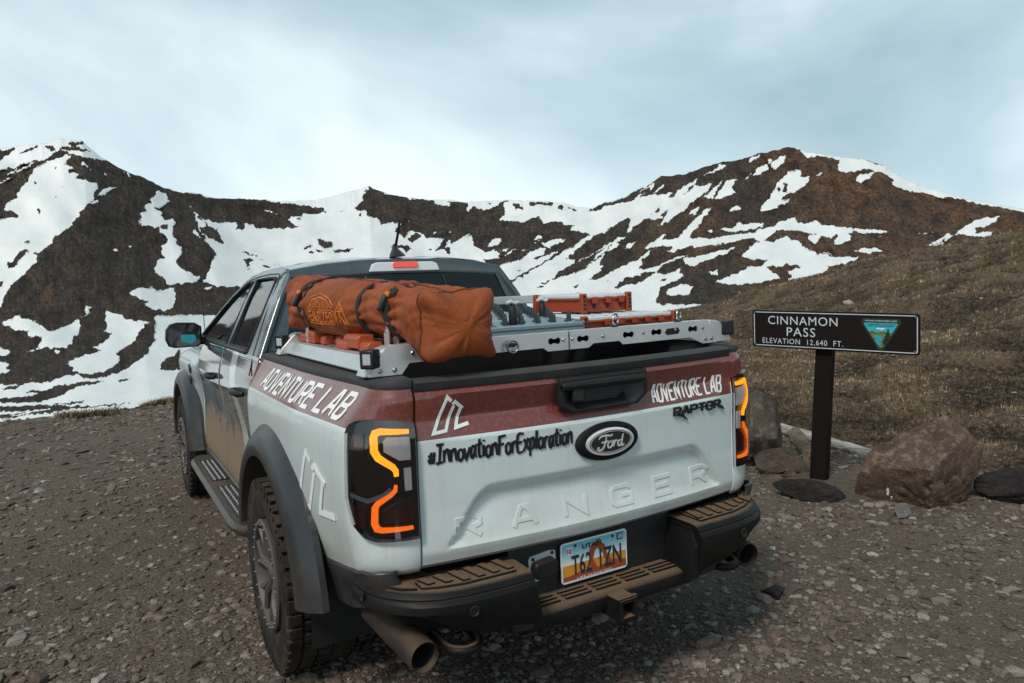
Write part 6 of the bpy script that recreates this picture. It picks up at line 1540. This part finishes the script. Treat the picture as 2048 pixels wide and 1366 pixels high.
_m.set(Base_Color=_m.mix(_m.ramp(fq, (.35, .5), (.6, 0.0)), t_, (.045, .036, .030)), Roughness=.93, Specular_IOR_Level=.2); GR = _m.m
NG = 128000
az = np.radians(np.where(rg.uniform(0, 1, NG) < .88, rg.uniform(-10, 72, NG), np.where(rg.uniform(0, 1, NG) < .6, rg.uniform(-32, -10, NG), rg.uniform(72, 88, NG)))); r1 = np.exp(rg.uniform(math.log(1.3), math.log(13.5), NG)); gx_, gy_ = CAM[0]+np.sin(az)*r1, CAM[1]+np.cos(az)*r1
patch = fbm(gx_*.8, gy_*.8, 77, 5); gs = np.exp(rg.normal(math.log(.0062), .55, NG))*(.5+.22*r1); gs = np.clip(gs, .0025, .045)
kp = (grass_w(gx_, gy_) < .55) & (rg.uniform(0, 1, NG) < .38+.62*sm(.42, .56, patch)); gx_, gy_, gs = gx_[kp], gy_[kp], gs[kp]
gx_ = np.concatenate([gx_, sx_[rest]]); gy_ = np.concatenate([gy_, sy_[rest]]); gs = np.concatenate([gs, size[rest]/2])
pal = np.array([(.138, .105, .084), (.200, .163, .136), (.26, .228, .199), (.160, .112, .085), (.325, .295, .262), (.098, .075, .060)]); ci = rg.choice(6, len(gx_), p=[.28, .26, .16, .14, .05, .11])
cols = np.concatenate([pal[ci]*rg.uniform(.8, 1.2, (len(gx_), 1)), np.ones((len(gx_), 1))], 1)
def octa(seed):
    g_ = np.random.RandomState(seed); v = np.array([(1, 0, 0), (0, 1, 0), (-1, 0, 0), (0, -1, 0), (0, 0, 1), (0, 0, -1)], float)*g_.uniform(.7, 1.15, (6, 1))+g_.uniform(-.28, .28, (6, 3))
    return v, np.array([(0, 1, 4), (1, 2, 4), (2, 3, 4), (3, 0, 4), (1, 0, 5), (2, 1, 5), (3, 2, 5), (0, 3, 5)])
gp_ = np.stack([gx_, gy_, ground_z(gx_, gy_)], -1); _pz = np.maximum(project(gp_)[2], .3); large = gs/_pz > np.quantile(gs/_pz, .70)
gravel = scatter('gravel', gp_[large], gs[large], [rocky(1, 200+k, 6, .0, 0) for k in range(8)], cols[large], GR, 'loose grey brown gravel strewn over the track')
scatter('gravel_chips', gp_[~large], gs[~large], [octa(300+k) for k in range(10)], cols[~large], GR, 'fine grey brown stone chips between the loose gravel')
NH = 5000
az = np.radians(rg.uniform(30, 73, NH)); r4 = np.exp(rg.uniform(math.log(5.5), math.log(32), NH)); hx_, hy_ = CAM[0]+np.sin(az)*r4, CAM[1]+np.cos(az)*r4
hs = np.exp(rg.normal(math.log(.010), .5, NH))*(.6+.10*r4); kp = fbm(hx_*.6, hy_*.6, 97, 4) > .47; hx_, hy_, hs = hx_[kp], hy_[kp], hs[kp]
ci = rg.choice(6, len(hx_)); scatter('slope_gravel', np.stack([hx_, hy_, ground_z(hx_, hy_)], -1), hs, [rocky(1, 230+k, 6, .0, 0) for k in range(6)], np.concatenate([pal[ci]*rg.uniform(.8, 1.2, (len(hx_), 1)), np.ones((len(hx_), 1))], 1), GR, 'scattered small stones in the turf of the slope')
# grass: tufts of dry blades on the slope and along the far edge of the pull-out
def tufts(name, x, y, h, nb, cols, label):
    n = len(x); z = ground_z(x, y); tot = n*nb; X_ = np.repeat(x, nb); Y_ = np.repeat(y, nb); Z_ = np.repeat(z, nb); H_ = np.repeat(h, nb)*rg.uniform(.55, 1.2, tot)
    an = rg.uniform(0, 6.28, tot); sp = np.repeat(h, nb)*rg.uniform(0, .55, tot); bx, by = X_+np.cos(an)*sp, Y_+np.sin(an)*sp; le = rg.uniform(.3, 1.1, tot)*H_
    wd = H_*rg.uniform(.06, .13, tot); pa = an+1.57
    A_ = np.stack([bx+np.cos(pa)*wd, by+np.sin(pa)*wd, Z_-.01], -1); B_ = np.stack([bx-np.cos(pa)*wd, by-np.sin(pa)*wd, Z_-.01], -1); T_ = np.stack([bx+np.cos(an)*le, by+np.sin(an)*le, Z_+H_], -1)
    V_ = np.stack([A_, B_, T_], 1).reshape(-1, 3); me = fast_mesh(name, V_, np.arange(tot*3).reshape(-1, 3)); fattr(me, 'tint', np.repeat(np.repeat(cols, nb, 0)*np.concatenate([np.repeat(rg.uniform(.7, 1.3, (tot, 1)), 3, 1), np.ones((tot, 1))], 1), 3, 0), 4)
    return obj(name, me, GRASS, kind='stuff', label=label, cat='grass')
_m = NT('dry_grass'); _m.set(Base_Color=_m.attr('tint').outputs['Color'], Roughness=.85, Specular_IOR_Level=.15); GRASS = _m.m
NTU = 110000
az = np.radians(rg.uniform(27, 74, NTU)); r2 = np.exp(rg.uniform(math.log(5.5), math.log(61), NTU)); tx_, ty_ = CAM[0]+np.sin(az)*r2, CAM[1]+np.cos(az)*r2
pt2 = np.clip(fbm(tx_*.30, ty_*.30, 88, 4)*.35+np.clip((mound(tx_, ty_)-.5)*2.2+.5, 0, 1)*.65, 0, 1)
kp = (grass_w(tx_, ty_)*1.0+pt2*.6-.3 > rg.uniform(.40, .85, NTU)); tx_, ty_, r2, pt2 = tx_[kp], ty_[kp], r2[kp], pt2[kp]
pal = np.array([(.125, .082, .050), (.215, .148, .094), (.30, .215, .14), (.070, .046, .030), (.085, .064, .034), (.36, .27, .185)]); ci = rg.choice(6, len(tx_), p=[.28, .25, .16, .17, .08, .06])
cols = np.concatenate([pal[ci]*(.15+2.6*pt2[:, None]**2), np.ones((len(tx_), 1))], 1)  # tint paints lit mound tops bright and shaded hollows dark
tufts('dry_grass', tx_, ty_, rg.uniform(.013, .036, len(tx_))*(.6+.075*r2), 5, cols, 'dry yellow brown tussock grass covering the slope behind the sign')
NE = 2600
az = np.radians(rg.uniform(-9, 9, NE)); ed = 12.4+1.2*(fbm(az*9, az*0, 8, 3)-.5)+3.5*sm(.05, .5, az); r3 = ed+rg.normal(0, .22, NE)+.1; ex_, ey_ = CAM[0]+np.sin(az)*r3, CAM[1]+np.cos(az)*r3
kp = fbm(az*30, az*0, 95, 3) > .42; ex_, ey_ = ex_[kp], ey_[kp]
ci = rg.choice(6, len(ex_)); tufts('dry_grass', ex_, ey_, rg.uniform(.05, .11, len(ex_)), 7, np.concatenate([pal[ci]*1.1, np.ones((len(ex_), 1))], 1), 'fringe of dry grass along the far edge of the gravel')
